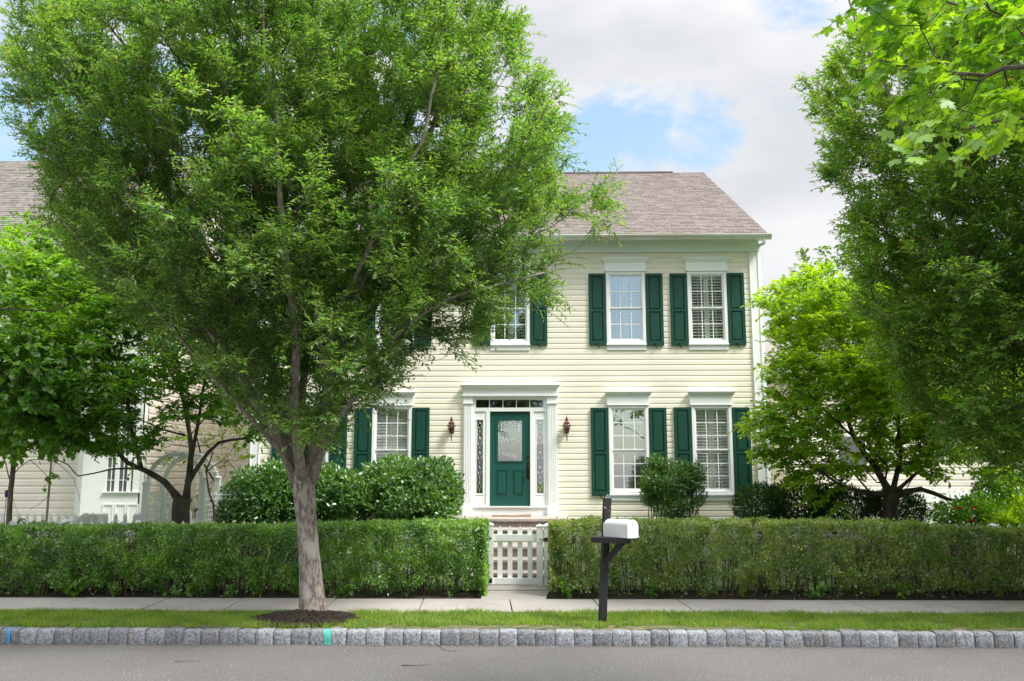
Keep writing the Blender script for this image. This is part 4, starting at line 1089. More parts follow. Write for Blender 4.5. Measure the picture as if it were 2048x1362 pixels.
# ================================================================== NEIGHBOURS AND GARDEN STRUCTURES
def left_house():
    Y = 20.8; x1 = P(292, 900, Y)[0]; x0 = x1 - 13; zb = .25; ze = P(50, 560, Y)[2]
    yr = Y + 6.2; zr = P(50, 322, yr)[2]
    t = thing('neighbour_house', 'blush sided neighbour house with grey shingle roof beyond the trees, left of the cream house', 'house', (x1 - 5, Y, zb))
    bx0, bx1 = P(157, 900, Y)[0], P(292, 900, Y)[0]
    mb = MB(); siding(mb, Y, x0, bx1, zb, ze, .172, [(bx0 + .1, bx1 - .1, zb, zb + 6)], off=.02)
    siding(mb, x1, Y, Y + 11, zb, ze, .172, axis='y', sgn=1, off=.02)
    mb.build('siding', M_pink, t)
    mb = MB(); mb.box(x0, x1 - .02, Y + .03, Y + 11, zb - .4, ze); mb.add([(x1 - .03, Y, ze), (x1 - .03, Y + 12.4, ze), (x1 - .03, yr, zr - .2)], [(0, 1, 2)]); mb.build('body', M_pink, t)
    mb = MB(); e = Y - .35
    mb.add([(x0, e, ze - .02), (x1 + .25, e, ze - .02), (x1 + .25, yr, zr - .05), (x0, yr, zr - .05), (x1 + .25, 2 * yr - e, ze), (x0, 2 * yr - e, ze)], [(0, 1, 2, 3), (3, 2, 4, 5)])
    mb.box(x0, x1 + .25, e - .1, e - .005, ze - .16, ze - .03)
    r = mb.build('roof', M_white, t); shingles('shingles', M_roof2, r, x0 + 3, x1 + .27, e, ze, yr, zr, seed=4)
    # white panelled bay with three tall windows
    y = Y - .55; m = MB(); zt = P(220, 560, y)[2]
    ps = [(bx0, Y), (bx0 + .42, y), (bx1 - .02, y), (bx1, Y + .02)]
    wins = [P(u, 900, y)[0] for u in (216.5, 233, 240.5, 257.5, 264.5, 282)]; z0, z1 = P(250, 983, y)[2], P(250, 850, y)[2]
    xs = [bx0 + .42] + wins + [bx1 - .02]
    for i in range(0, len(xs), 2): m.box(xs[i], xs[i + 1], y, y + .08, zb, zt)
    for i in range(1, len(xs) - 1, 2): m.box(xs[i], xs[i + 1], y + .002, y + .08, zb, z0); m.box(xs[i], xs[i + 1], y + .002, y + .08, z1, zt)
    m.add([(bx0, Y, zb), (bx0 + .42, y, zb), (bx0 + .42, y, zt), (bx0, Y, zt)], [(0, 1, 2, 3)])
    m.add([(bx1 - .02, y, zb), (bx1, Y, zb), (bx1, Y, zt), (bx1 - .02, y, zt)], [(0, 1, 2, 3)])
    m.box(bx0, bx1, y - .06, Y, zt, zt + .08)
    for i in range(1, len(xs) - 1, 2):
        m.frame(xs[i] - .03, xs[i + 1] + .03, zb + .45, z0 - .28, .03, y - .016, y - .001); m.box(xs[i] - .05, xs[i + 1] + .05, y - .05, y - .001, z0 - .03, z0)
    b = m.build('bay', M_white, t)
    for i in range(1, len(xs) - 1, 2):
        m = MB(); m.box(xs[i], xs[i + 1], y + .05, y + .07, z0, z1); w_ = m.build('window', mat('far_window', (.12, .125, .13), .15, (.09, .09, .10), 3), b)
        m = MB(); c = (xs[i] + xs[i + 1]) / 2; zm = z0 + (z1 - z0) * .52
        m.box(c - .009, c + .009, y + .03, y + .048, z0, z1); m.box(xs[i], xs[i + 1], y + .02, y + .048, zm - .025, zm + .025)
        for f in (.17, .35, .7, .86): m.box(xs[i], xs[i + 1], y + .032, y + .047, z0 + (z1 - z0) * f - .008, z0 + (z1 - z0) * f + .008)
        m.build('muntins', M_white, w_)
left_house()

def rear_wing():
    Y = 25.0; x0, x1 = P(296, 900, Y)[0], P(398, 900, Y)[0]; zb = .3; ze = P(350, 620, Y)[2]
    t = thing('rear_wing', 'blush sided back wing with white porch rail seen through the garden arbor', 'building', ((x0 + x1) / 2, Y, zb))
    mb = MB(); siding(mb, Y, x0, x1, zb, ze, .172, off=.02); mb.build('siding', M_pink, t)
    mb = MB(); mb.box(x0 + .01, x1 - .01, Y + .03, Y + 5, zb - .3, ze); mb.build('body', M_pink, t)
    mb = MB(); xc = (x0 + x1) / 2
    mb.add([(x0 - .3, Y - .3, ze), (x1 + .3, Y - .3, ze), (x1 + .3, Y + 2.6, ze + 1.5), (x0 - .3, Y + 2.6, ze + 1.5), (x1 + .3, Y + 5.4, ze), (x0 - .3, Y + 5.4, ze)], [(0, 1, 2, 3), (3, 2, 4, 5), (1, 4, 2), (0, 3, 5)]); mb.build('roof', M_roof2, t)
    mb = MB(); wx = P(352, 960, Y)[0]; mb.frame(wx - .28, wx + .28, P(350, 973, Y)[2], P(350, 930, Y)[2], .05, Y - .05, Y - .018); w_ = mb.build('window', M_white, t)
    mb = MB(); mb.box(wx - .23, wx + .23, Y - .04, Y - .02, P(350, 971, Y)[2], P(350, 932, Y)[2]); mb.build('pane', MATS['far_window'], w_)
    mb = MB(); a, b = P(383, 980, Y - 1)[0], P(405, 980, Y - 1)[0]; z0, z1 = P(390, 1000, Y - 1)[2], P(390, 966, Y - 1)[2]
    mb.box(a, b + .6, Y - 1.03, Y - .97, z1 - .05, z1); mb.box(a, b + .6, Y - 1.04, Y + .0, z0 - .22, z0)
    x = a
    while x < b + .6: mb.box(x, x + .03, Y - 1.015, Y - .985, z0, z1 - .05); x += .095
    mb.build('porch_rail', M_white, t)
rear_wing()

def right_house():
    Y = 25.5; x0 = P(1566, 900, Y)[0]; x1 = x0 + 13; zb = .2; ze = P(1750, 760, Y)[2]
    t = thing('neighbour_house', 'pale sided house mostly hidden behind the trees right of the cream house', 'house', (x0 + 4, Y, zb))
    mb = MB(); siding(mb, Y, x0, x1, zb, ze, .172, off=.02); siding(mb, x0, Y, Y + 8, zb, ze, .172, axis='y', sgn=-1, off=.02); mb.build('siding', mat('pale_siding', (.72, .66, .61), .6), t)
    mb = MB(); mb.box(x0 + .01, x1, Y + .03, Y + 8, zb - .3, ze); mb.build('body', M_pink, t)
    mb = MB(); mb.add([(x0 - .3, Y - .3, ze), (x1, Y - .3, ze), (x1, Y + 4, ze + 2), (x0 - .3, Y + 4, ze + 2), (x1, Y + 8.4, ze), (x0 - .3, Y + 8.4, ze)], [(0, 1, 2, 3), (3, 2, 4, 5), (0, 3, 5)]); mb.build('roof', M_roof2, t)
    mb = MB(); wx = P(1703, 900, Y)[0]; z0, z1 = P(1700, 945, Y)[2], P(1700, 868, Y)[2]
    mb.frame(wx - .45, wx + .45, z0, z1, .07, Y - .05, Y - .02); w_ = mb.build('window', M_white, t)
    mb = MB(); mb.box(wx - .38, wx + .38, Y - .045, Y - .02, z0 + .07, z1 - .07); mb.build('pane', MATS['far_window'], w_)
right_house()

ylo = lambda x, y: .16
XS = P(286, 1010, 16.4)[0]
picket_fence('white picket side fence running back from the street to the arbor', P(150, 1050, YF)[0] - .2, YF + .1, XS - .95, 16.2, h=1.0, zb=lambda x, y: .17)
picket_fence('white picket fence joining the arbor beneath the white bay', XS - .95, 16.45, XS - .06, 16.45, h=1.0, zb=ylo, posts=9)
picket_fence('white picket fence crossing the left neighbour garden', XS - 6, 17.4, XS - 1.2, 17.4, h=.97, zb=ylo)
picket_fence('short white fence and gate inside the garden arbor', P(322, 1010, 17.4)[0], 17.5, P(402, 1010, 17.4)[0], 17.5, h=1.02, zb=ylo, posts=1.0)
XR = P(1850, 1040, 20)[0]
picket_fence('white picket fence of the right neighbour behind the dogwood', XR - 2.5, 19.6, XR + 7, 19.6, h=.95, zb=lambda x, y: yard_z(x, y) - .1)
picket_fence('white picket fence piece set at an angle beside the rose bush', XR - .2, 18.6, XR + 1.2, 19.5, h=.95, zb=lambda x, y: yard_z(x, y) - .18)

def arbor():
    Y0, Y1 = 16.4, 17.15; xl, xr = P(291.5, 1000, Y0)[0], P(405, 1000, Y0)[0]; zt = P(300, 968, Y0)[2]
    t = thing('garden_arbor', 'white arched garden arbor with lattice sides under the left tree', 'arbor', ((xl + xr) / 2, Y0, .17))
    for x in (xl, xr):
        for y in (Y0, Y1): post('post', t, x, y, .1, P(300, 963, Y0)[2] if x == xl else P(400, 952, Y0)[2], .105)
        m = MB(); z0, z1 = .35, P(300, 982, Y0)[2] - .02
        k = int((Y1 - Y0 - .12) / .095)
        for i in range(k + 1): y = Y0 + .06 + i * (Y1 - Y0 - .12) / k; m.box(x - .012, x - .002, y - .014, y + .014, z0, z1)
        for i in range(int((z1 - z0) / .095) + 1): z = z0 + i * .095; m.box(x + .002, x + .012, Y0 + .053, Y1 - .053, z - .014, z + .014)
        m.build('lattice', M_fence, t)
        # a narrow lattice wing beside each post, facing the street
        m = MB(); s = 1; a, b = (x + .06, x + .36)
        for i in range(4): q = a + .02 + i * (b - a - .04) / 3; m.box(q - .014, q + .014, Y1 + .002, Y1 + .012, z0, z1)
        for i in range(int((z1 - z0) / .095) + 1): z = z0 + i * .095; m.box(a, b, Y1 - .010, Y1, z - .014, z + .014)
        m.build('lattice', M_fence, t)
    zc = P(300, 965, Y0)[2]; cxm = (xl + xr) / 2; r = (xr - xl) / 2; zh = P(350, 905, Y0)[2] - zc
    for y in (Y0, Y1):
        m = MB(); n = 18; v = []
        for i in range(n + 1):
            a = math.pi * i / n
            for rr in (1.0, .87):
                for dy in (-.025, .025): v.append((cxm + r * 1.02 * rr * math.cos(a), y + dy, zc + zh * rr * math.sin(a)))
        f = []
        for i in range(n):
            b = i * 4; f += [(b, b + 1, b + 5, b + 4), (b + 3, b + 2, b + 6, b + 7), (b, b + 4, b + 6, b + 2), (b + 1, b + 3, b + 7, b + 5)]
        m.add(v, f); m.build('arch', M_fence, t)
    m = MB()
    for i in range(1, 10):
        a = math.pi * i / 10; X = cxm + r * .95 * math.cos(a); Z_ = zc + zh * .95 * math.sin(a); m.box(X - .02, X + .02, Y0 - .12, Y1 + .12, Z_ + .03, Z_ + .06)
    m.build('cross_slats', M_fence, t)
arbor()
m = MB(); q = P(13, 988, 14.6); m.lathe((q[0], q[1], q[2] - .06), [(.005, 0), (.02, .01), (.028, .05), (.03, .10), (.022, .12), (.02, .125)], 10)
m.tube([(q[0], q[1], .17), (q[0], q[1], q[2] - .05)], .006, 5)
tag(m.build('bottle_ornament', M_cobalt), 'small cobalt blue glass ornament on a stake at the far left', 'ornament')

# ================================================================== PLANTS
def W(u, v, Y): return P(u, v, Y)

# ---- the big street tree
Yt = 11.0
base = W(625, 1217, Yt)
def lim(*pts): return [W(*p) for p in pts]
trunk = [(base[0] + .02, Yt, .10), W(624, 1200, Yt), W(619, 1120, Yt), W(612, 1030, Yt), W(608, 975, Yt), W(607, 930, Yt)]
zel_limbs = [(trunk, [.185, .152, .136, .124, .122, .138, .150], 0),
    (lim((598, 970, 11), (568, 890, 10.9), (505, 790, 10.7), (430, 670, 10.4), (350, 540, 10.2), (270, 400, 10.1), (170, 230, 10.1), (120, 120, 10)), .11, .012),
    (lim((600, 960, 11.05), (575, 860, 11.5), (535, 720, 12.1), (470, 520, 12.6), (420, 300, 12.8), (370, 80, 13), (340, -60, 13.1)), .10, .012),
    (lim((606, 960, 10.95), (590, 850, 10.5), (585, 700, 10.0), (575, 520, 9.6), (555, 300, 9.3), (530, 80, 9.2), (520, -80, 9.1)), .09, .014),
    (lim((611, 960, 11.08), (606, 850, 11.6), (612, 700, 12.2), (640, 500, 12.6), (655, 280, 12.9), (650, 50, 13.1), (650, -150, 13.2)), .09, .014),
    (lim((618, 965, 11), (638, 860, 10.9), (655, 770, 10.8), (700, 620, 10.7), (770, 450, 10.6), (850, 280, 10.6), (940, 110, 10.7), (980, 0, 10.7)), .115, .014),
    (lim((621, 960, 11), (655, 840, 11.4), (690, 740, 11.8), (760, 600, 12.1), (880, 440, 12.3), (1000, 310, 12.3), (1090, 220, 12.3)), .10, .010),
    (lim((620, 955, 10.95), (665, 860, 10.6), (710, 790, 10.3), (790, 680, 10.0), (890, 600, 9.9), (1000, 570, 9.9), (1090, 545, 9.9)), .06, .009),
    (lim((594, 955, 11), (550, 890, 10.6), (480, 820, 10.2), (400, 720, 9.8), (300, 610, 9.5), (200, 520, 9.4), (110, 430, 9.4)), .05, .008),
    (lim((640, 760, 10.85), (690, 600, 10.1), (760, 440, 9.6), (840, 280, 9.4), (880, 100, 9.3), (890, -60, 9.3)), .05, .01),
    (lim((525, 830, 10.7), (500, 700, 10.9), (430, 520, 11.3), (330, 330, 11.6), (250, 180, 11.7), (200, 40, 11.7)), .05, .01),
    (lim((760, 600, 12.1), (900, 520, 12.4), (1040, 430, 12.5), (1150, 425, 12.4), (1195, 420, 12.3)), .03, .006)]
zpoly = [(20, -400), (20, 110), (35, 260), (95, 320), (115, 400), (120, 480), (230, 600), (330, 680), (450, 760), (520, 860), (570, 900), (640, 890), (700, 870), (770, 790), (830, 700),
         (800, 660), (900, 690), (970, 680), (1080, 640), (1100, 560), (1130, 500), (1075, 465), (1085, 445), (1160, 450), (1230, 460), (1230, 385), (1160, 385), (1080, 420), (1115, 320), (1125, 215), (1080, 150), (1030, 110), (1050, 0), (1060, -400)]
tree('street_tree', 'large feathery street tree with pale grey trunk in mulch before the cream house', 'tree', zel_limbs,
     [(W(560, 300, 11)[0], 11.0, 5.7, 4.15, 2.9, 4.1), (W(860, 420, 11)[0], 11.2, 5.1, 2.6, 2.0, 1.9), (W(300, 420, 10.6)[0], 10.6, 4.9, 2.4, 1.7, 2.2), (W(615, 740, 11)[0], 11.0, 3.35, 1.75, 1.4, 1.3), (W(460, 680, 10.6)[0], 10.6, 3.7, 1.7, 1.3, 1.1), (*W(740, 640, 11.2), .9, 1.1, .7), (*W(1190, 425, 12.3), .34, .3, .26)],
     ('lance', .070, .0235), M_bark, LF_zel, poly=zpoly, spacing=.33, gap=-.17, gscale=1.3, nt_=12, nl=13, origin=W(607, 1000, 11), corefill=.10, seed=3, base=base,
     holes=((1022, 645, 44, 52, .95), (330, 150, 35, 60, .8), (385, 330, 45, 70, .7), (430, 480, 30, 60, .8), (760, 150, 20, 60, .7), (1010, 220, 40, 50, .75), (840, 290, 40, 40, .6), (250, 80, 50, 50, .6), (560, 200, 25, 60, .5), (905, 640, 50, 30, .5), (720, 870, 50, 40, .8)))

# ---- the big tree on the right, its trunk just out of the frame
Yr = 11.6; tb = W(2190, 1200, Yr)
r_limbs = [([(tb[0], Yr, .08), (tb[0] - .02, Yr, .8), (tb[0] - .05, Yr, 1.6), (tb[0] - .05, Yr, 2.0)], .18, .19),
    (lim((2185, 910, 11.6), (2120, 800, 11.2), (2010, 640, 10.8), (1920, 480, 10.6), (1830, 300, 10.5), (1740, 120, 10.5), (1690, -20, 10.5)), .09, .012),
    (lim((2185, 900, 11.7), (2150, 760, 12.2), (2060, 560, 12.6), (1960, 340, 12.8), (1880, 130, 12.9), (1850, -60, 13)), .09, .012),
    (lim((2190, 890, 11.6), (2200, 700, 11.4), (2180, 450, 11.2), (2130, 200, 11.0), (2100, -50, 11)), .10, .014),
    (lim((2200, 900, 11.6), (2260, 740, 11.9), (2340, 500, 12.2), (2400, 250, 12.3), (2420, 0, 12.3)), .09, .012),
    (lim((2180, 930, 11.5), (2100, 860, 11.3), (1990, 780, 11.4), (1900, 700, 11.5)), .05, .006)]
rpoly = [(1640, -300), (1650, 60), (1625, 160), (1640, 260), (1665, 380), (1700, 450), (1725, 560), (1750, 660), (1790, 740), (1830, 800), (1900, 880), (1960, 920), (2060, 960), (2600, 1000), (2600, -300)]
tree('street_tree', 'dark feathery street tree with reddish tips filling the right edge', 'tree', r_limbs,
     [(W(2120, 300, 11.4)[0], 11.5, 5.3, 3.6, 2.7, 4.0), (W(1950, 640, 11)[0], 11.0, 4.0, 1.9, 1.5, 1.8), (W(2040, 810, 11)[0], 11.1, 3.15, 1.9, 1.4, 1.35)],
     ('lance', .080, .030), M_bark, LF_zel2, poly=rpoly, spacing=.35, gap=-.30, gscale=1.2, nt_=12, nl=12, origin=W(2190, 1000, 11.6), seed=8, base=tb, keepoff=.35)

# ---- the maple on our side of the street, reaching in from the right
mb_ = (5.4, 3.6, .12)
m_limbs = [([mb_, (5.4, 3.6, 1.2), (5.35, 3.65, 2.4)], .15, .13),
    ([(5.35, 3.65, 2.4), (4.9, 4.3, 3.4), W(2120, 130, 5.4), W(1980, 150, 5.8), W(1850, 140, 6.1), W(1760, 120, 6.3)], .07, .010),
    ([(5.35, 3.65, 2.4), (4.8, 4.6, 3.8), W(2100, 40, 6.4), W(1950, 20, 6.8), W(1800, -20, 7)], .07, .010),
    ([(5.35, 3.65, 2.4), (4.5, 4.0, 3.0), W(2130, 260, 4.8), W(2010, 240, 4.9), W(1930, 260, 5.1)], .055, .008),
    ([(5.35, 3.65, 2.4), (5.6, 3.8, 4.2), (5.9, 4.2, 5.8)], .09, .02), ([(5.35, 3.65, 2.4), (6.2, 3.2, 3.8), (7.0, 3.0, 4.8)], .08, .02)]
mpoly = [(1690, -300), (1700, -10), (1745, 30), (1735, 110), (1790, 150), (1840, 180), (1860, 240), (1920, 270), (1960, 300), (2060, 300), (2600, 320), (2600, -300)]
tree('maple_tree', 'bright lime maple branch hanging into the top right corner', 'tree', m_limbs,
     [(*W(1860, 90, 6.2), .95, .9, .75), (*W(2010, 190, 4.9), .75, .6, .58), (*W(2000, 40, 6.4), .8, .8, .6), (5.6, 4.0, 5.0, 2.2, 1.9, 1.7)],
     ('maple', .082, .082), M_bark3, LF_maple, poly=mpoly, spacing=.25, gap=-.28, nt_=4, nl=7, tl=(.2, .36), up=.05, outw=.5, rnd=.5, droop=.45, seed=5, base=mb_, keepoff=.35, origin=(5.3, 3.6, 2.6), jag=.2)

# ---- dogwood in front of the right end of the house
Yd = 16.2; db = W(1782, 1045, Yd)
d_limbs = [([(db[0], Yd, .3), W(1781, 1030, Yd), W(1782, 1000, Yd), W(1784, 985, Yd)], .15, .13),
    (lim((1780, 990, 16.2), (1740, 985, 16.0), (1690, 975, 15.8), (1640, 940, 15.6), (1580, 900, 15.5)), .07, .012),
    (lim((1790, 990, 16.2), (1840, 978, 16.0), (1890, 998, 15.9), (1930, 1000, 15.8), (1975, 970, 15.7), (2030, 930, 15.6)), .075, .015),
    (lim((1782, 990, 16.2), (1750, 930, 16.4), (1700, 850, 16.5), (1692, 740, 16.5), (1670, 640, 16.4), (1640, 590, 16.3)), .09, .012),
    (lim((1786, 985, 16.2), (1800, 900, 16.5), (1790, 800, 16.8), (1770, 700, 16.9), (1740, 600, 17)), .07, .012),
    (lim((1790, 985, 16.2), (1850, 930, 16.4), (1900, 880, 16.6), (1960, 840, 16.8)), .05, .01),
    (lim((1740, 900, 16.4), (1660, 830, 15.9), (1600, 760, 15.5), (1560, 700, 15.3)), .04, .008),
    (lim((1680, 680, 16.4), (1620, 640, 16.2), (1560, 600, 16.0)), .025, .006)]
dpoly = [(1500, 600), (1530, 570), (1600, 560), (1660, 540), (1720, 540), (1800, 600), (1900, 600), (2080, 700), (2080, 1000), (1960, 960), (1900, 930), (1850, 950), (1800, 940), (1740, 960), (1690, 990), (1640, 1020), (1590, 960), (1540, 930), (1490, 880), (1530, 840), (1540, 760), (1550, 720), (1560, 640)]
tree('dogwood_tree', 'lime topped spreading dogwood tree at the right corner of the cream house', 'tree', d_limbs,
     [(W(1690, 800, 16.2)[0], 16.3, 3.3, 2.3, 1.7, 2.0), (W(1640, 640, 16.2)[0], 16.3, 5.0, 1.5, 1.3, 1.2), (W(1900, 880, 16)[0], 16.2, 2.8, 2.0, 1.4, 1.3)],
     ('oval', .095, .050), M_bark2, LF_dog2, poly=dpoly, spacing=.29, gap=-.22, gscale=1.5, nt_=8, nl=10, up=.1, outw=.5, rnd=.6, flat=.6, droop=.3, seed=12, base=db,
     holes=((1700, 880, 30, 40, .8), (1660, 800, 30, 25, .6), (1850, 990, 80, 30, .6), (1690, 970, 70, 20, .6), (1720, 560, 60, 25, .4)))
# ---- spreading tree in the left garden
Yl = 15.6; lb = W(362, 1050, Yl)
l_limbs = [([(lb[0] + .02, Yl, .1), W(361, 1035, Yl), W(362, 1012, Yl), W(366, 995, Yl)], .155, .15),
    (lim((358, 1000, 15.6), (330, 965, 15.6), (290, 940, 15.5), (250, 925, 15.4), (225, 895, 15.3), (175, 850, 15.2), (100, 820, 15.1), (20, 810, 15)), .085, .014),
    (lim((372, 1000, 15.6), (378, 950, 15.7), (385, 900, 15.8), (375, 840, 15.9), (355, 760, 16), (340, 640, 16), (320, 540, 16)), .08, .012),
    (lim((375, 965, 15.7), (400, 930, 15.7), (440, 885, 15.6), (490, 877, 15.5), (540, 850, 15.4), (580, 800, 15.3)), .065, .012),
    (lim((380, 940, 15.7), (395, 850, 15.4), (410, 760, 15.2), (430, 660, 15.1)), .055, .01),
    (lim((282, 936, 15.5), (268, 870, 15.4), (258, 810, 15.2), (230, 700, 15.1), (190, 600, 15), (150, 520, 15)), .045, .010),
    (lim((276, 937, 15.5), (220, 938, 15.3), (160, 952, 15.2), (140, 930, 15.1), (70, 900, 15)), .026, .006),
    (lim((370, 870, 15.8), (330, 860, 15.7), (280, 840, 15.6), (200, 830, 15.4)), .025, .007)]
lpoly = [(-300, 470), (60, 440), (150, 400), (260, 380), (420, 500), (560, 600), (600, 760), (560, 850), (500, 880), (440, 850), (380, 830), (330, 860), (300, 920), (250, 930), (190, 900), (100, 880), (0, 860), (-300, 880)]
tree('spreading_tree', 'many-limbed spreading tree in front of the white arbor', 'tree', l_limbs,
     [(W(260, 700, 15.4)[0], 15.5, 3.6, 3.2, 1.6, 1.9), (W(60, 640, 15.2)[0], 15.2, 4.0, 2.1, 1.4, 1.9), (W(180, 520, 15)[0], 15.2, 5.2, 1.8, 1.3, 1.2), (W(480, 800, 15.5)[0], 15.5, 3.1, 1.1, 1.0, .9), (W(180, 800, 15.2)[0], 15.2, 3.0, 1.6, 1.1, 1.0)],
     ('oval', .095, .052), M_bark2, LF_dog, poly=lpoly, spacing=.32, gap=-.10, gscale=1.5, nt_=8, nl=10, up=.1, outw=.5, rnd=.6, flat=.5, droop=.3, seed=21, base=lb,
     holes=((190, 690, 40, 20, .6), (110, 500, 25, 20, .6), (300, 720, 30, 20, .5), (290, 860, 40, 20, .6), (450, 860, 40, 20, .6)))

# ---- slender heart-leaved tree at the far left, in front of the fence
Yh_ = 14.4; hb = W(22, 1050, Yh_)
tree('redbud_tree', 'slender heart-leaved young tree at the far left behind the hedge', 'tree',
     [([(hb[0], Yh_, .1), W(20, 1000, Yh_), W(24, 960, Yh_), W(30, 900, Yh_), W(36, 850, Yh_)], .05, .035),
      (lim((34, 860, 14.4), (60, 780, 14.3), (70, 660, 14.2)), .03, .008), (lim((30, 890, 14.4), (10, 800, 14.4), (-10, 700, 14.4)), .03, .008),
      (lim((22, 965, 14.4), (12, 930, 14.4), (0, 900, 14.4), (-20, 860, 14.4)), .014, .005),
      (lim((26, 950, 14.4), (60, 920, 14.2), (110, 925, 14.1), (150, 960, 14.0), (160, 1000, 14.0)), .010, .003),
      (lim((60, 920, 14.2), (90, 950, 14.1), (100, 990, 14.0), (60, 1020, 14.0)), .007, .003)],
     [(W(60, 740, 14.3)[0], 14.3, 3.2, 1.2, .9, 1.1), (*W(115, 965, 14.05), .52, .2, .32), (*W(50, 1035, 14.1), .5, .3, .16)],
     ('heart', .10, .095), M_bark3, LF_dog, poly=[(-300, 620), (120, 660), (150, 740), (140, 820), (60, 850), (90, 880), (220, 900), (230, 1000), (190, 1060), (-300, 1070)], spacing=.20, gap=-.25, nt_=2, nl=5,
     tl=(.12, .24), up=-.1, outw=.3, rnd=.6, droop=.5, seed=31, base=hb, keepoff=.4)

# ---- vine growing over the arbor
vb = W(418, 1045, 16.3)
tree('climbing_vine', 'woody vine climbing over the right side of the white arbor', 'vine',
     [([(vb[0] + .15, 16.25, .2), W(428, 1020, 16.25), W(418, 985, 16.25), W(412, 940, 16.2)], .022, .016),
      (lim((412, 940, 16.2), (425, 905, 16.4), (410, 890, 16.7), (380, 895, 16.8), (340, 890, 16.8), (310, 905, 16.7)), .018, .006),
      (lim((412, 945, 16.2), (445, 920, 16.4), (470, 940, 16.5), (480, 960, 16.5)), .014, .004), (lim((420, 1000, 16.25), (440, 1020, 16.2), (455, 1010, 16.2)), .014, .005)],
     [(W(345, 893, 16.8)[0], 16.8, W(345, 893, 16.8)[2], .75, .35, .22), (W(455, 900, 16.6)[0], 16.6, W(455, 905, 16.6)[2], .5, .4, .45)],
     ('oval', .10, .05), M_bark3, LF_dog2, spacing=.22, gap=-.3, nt_=3, nl=6, tl=(.15, .3), up=.1, flat=.4, seed=33, base=vb)

# ---- trees beyond the houses
def far_tree(u, v, Y, r, rz, label, m, sz=.16, seed=1, trunk_r=.14, spacing=.75, bu=None):
    c = W(u, v, Y); b = (c[0] if bu is None else W(bu, v, Y)[0], Y, .2)
    return tree('far_tree', label, 'tree', [([b, (c[0], Y, c[2] * .45), (c[0], Y, c[2] * .7)], trunk_r, trunk_r * .6),
        ([(c[0], Y, c[2] * .6), (c[0] - r * .5, Y, c[2]), (c[0] - r * .7, Y, c[2] + rz * .5)], trunk_r * .5, .02), ([(c[0], Y, c[2] * .6), (c[0] + r * .5, Y, c[2]), (c[0] + r * .6, Y, c[2] + rz * .6)], trunk_r * .5, .02)],
        [(c[0], Y, c[2], r, r * .8, rz)], ('oval', sz, sz * .55), M_bark2, m, spacing=spacing, gap=-.3, nt_=5, nl=8, tl=(.4, .75), seed=seed, base=b, group='trees standing behind the houses')
far_tree(455, 930, 21.5, 1.1, 1.3, 'sunny yellow-green young tree between the arbor and the cream house', LF_back, .12, 41, .06, .5)
far_tree(130, 580, 18.6, 1.9, 1.7, 'lime green small tree in front of the neighbour house roof edge', LF_dog, .11, 47, .028, .42)
far_tree(470, 720, 27, 2.1, 3.4, 'tall yellow-green tree in the gap between the two left houses', LF_back, .16, 42)
far_tree(1545, 790, 27, 1.5, 2.9, 'pale green tree just past the right corner of the cream house', LF_back2, .14, 43)
far_tree(1800, 690, 31, 5.0, 4.2, 'broad green tree far behind the dogwood', LF_back2, .2, 44)
far_tree(2120, 760, 28, 4.5, 4.5, 'broad green tree far behind the right street tree', LF_back2, .2, 45)
far_tree(640, 560, 36, 3.5, 3.5, 'green tree far behind the cream house', LF_back2, .2, 46)

# ---- foundation shrubs
def E(u, v, Y, ru, rv, ry):
    c = W(u, v, Y); s = FPX / (Y * math.cos(PITCH)); return (c[0], Y, c[2], ru / s, ry, rv / s)
GS = 'foundation shrubs beneath the ground-floor windows'
shrub('viburnum_shrub', 'dark green shrub under the left corner, leftmost of the three before the house', 'shrub', [E(520, 1000, 17.6, 75, 62, .75), E(560, 975, 17.8, 55, 55, .6), E(480, 1035, 17.4, 50, 45, .6)], ('oval', .085, .05), LF_shrub, 15000, group=GS, seed=51, ground=.4)
shrub('viburnum_shrub', 'rounded green shrub right behind the street tree trunk', 'shrub', [E(650, 990, 17.8, 75, 58, .75), E(710, 1000, 17.7, 60, 55, .7), E(600, 1010, 17.7, 50, 60, .6)], ('oval', .085, .05), LF_shrub, 17000, group=GS, seed=52, ground=.5)
shrub('viburnum_shrub', 'broad bright-topped shrub just left of the front door', 'shrub', [E(790, 975, 17.9, 75, 62, .75), E(865, 980, 17.9, 62, 62, .7), E(830, 1010, 17.6, 85, 50, .75)], ('oval', .082, .05), LF_shrub, 22000, group=GS, seed=53, ground=.55)
shrub('leafy_shrub', 'loose rounded shrub standing between the two lower right windows', 'shrub', [E(1340, 962, 18.2, 58, 42, .55), E(1345, 1005, 18.1, 44, 36, .45), E(1312, 938, 18.3, 24, 28, .25), E(1378, 950, 18.2, 32, 30, .3), E(1300, 985, 18.2, 24, 26, .3), E(1388, 990, 18.1, 24, 24, .3)], ('oval', .075, .032), LF_shrub, 15000, stems=30, group=GS, seed=54, ground=.6, inner=.42, gap=-.16)
shrub('evergreen_shrub', 'low dark evergreen shrub at the right foot of the house', 'shrub', [E(1520, 1010, 17.6, 55, 40, .6), E(1600, 1005, 17.4, 70, 45, .7), E(1690, 1015, 17.2, 75, 42, .7), E(1790, 1020, 17.0, 60, 40, .6)], ('lance', .075, .028), LF_ever, 26000, group=GS, seed=55, ground=.45)
rb = shrub('rose_bush', 'green rose bush with three red blooms behind the right hedge', 'bush', [E(1900, 1030, 14.9, 36, 30, .4), E(1960, 1025, 15.0, 50, 40, .5), E(2010, 1000, 15.3, 60, 60, .6)], ('oval', .06, .036), LF_dog, 9000, group=None, seed=56, ground=.17, inner=.4)
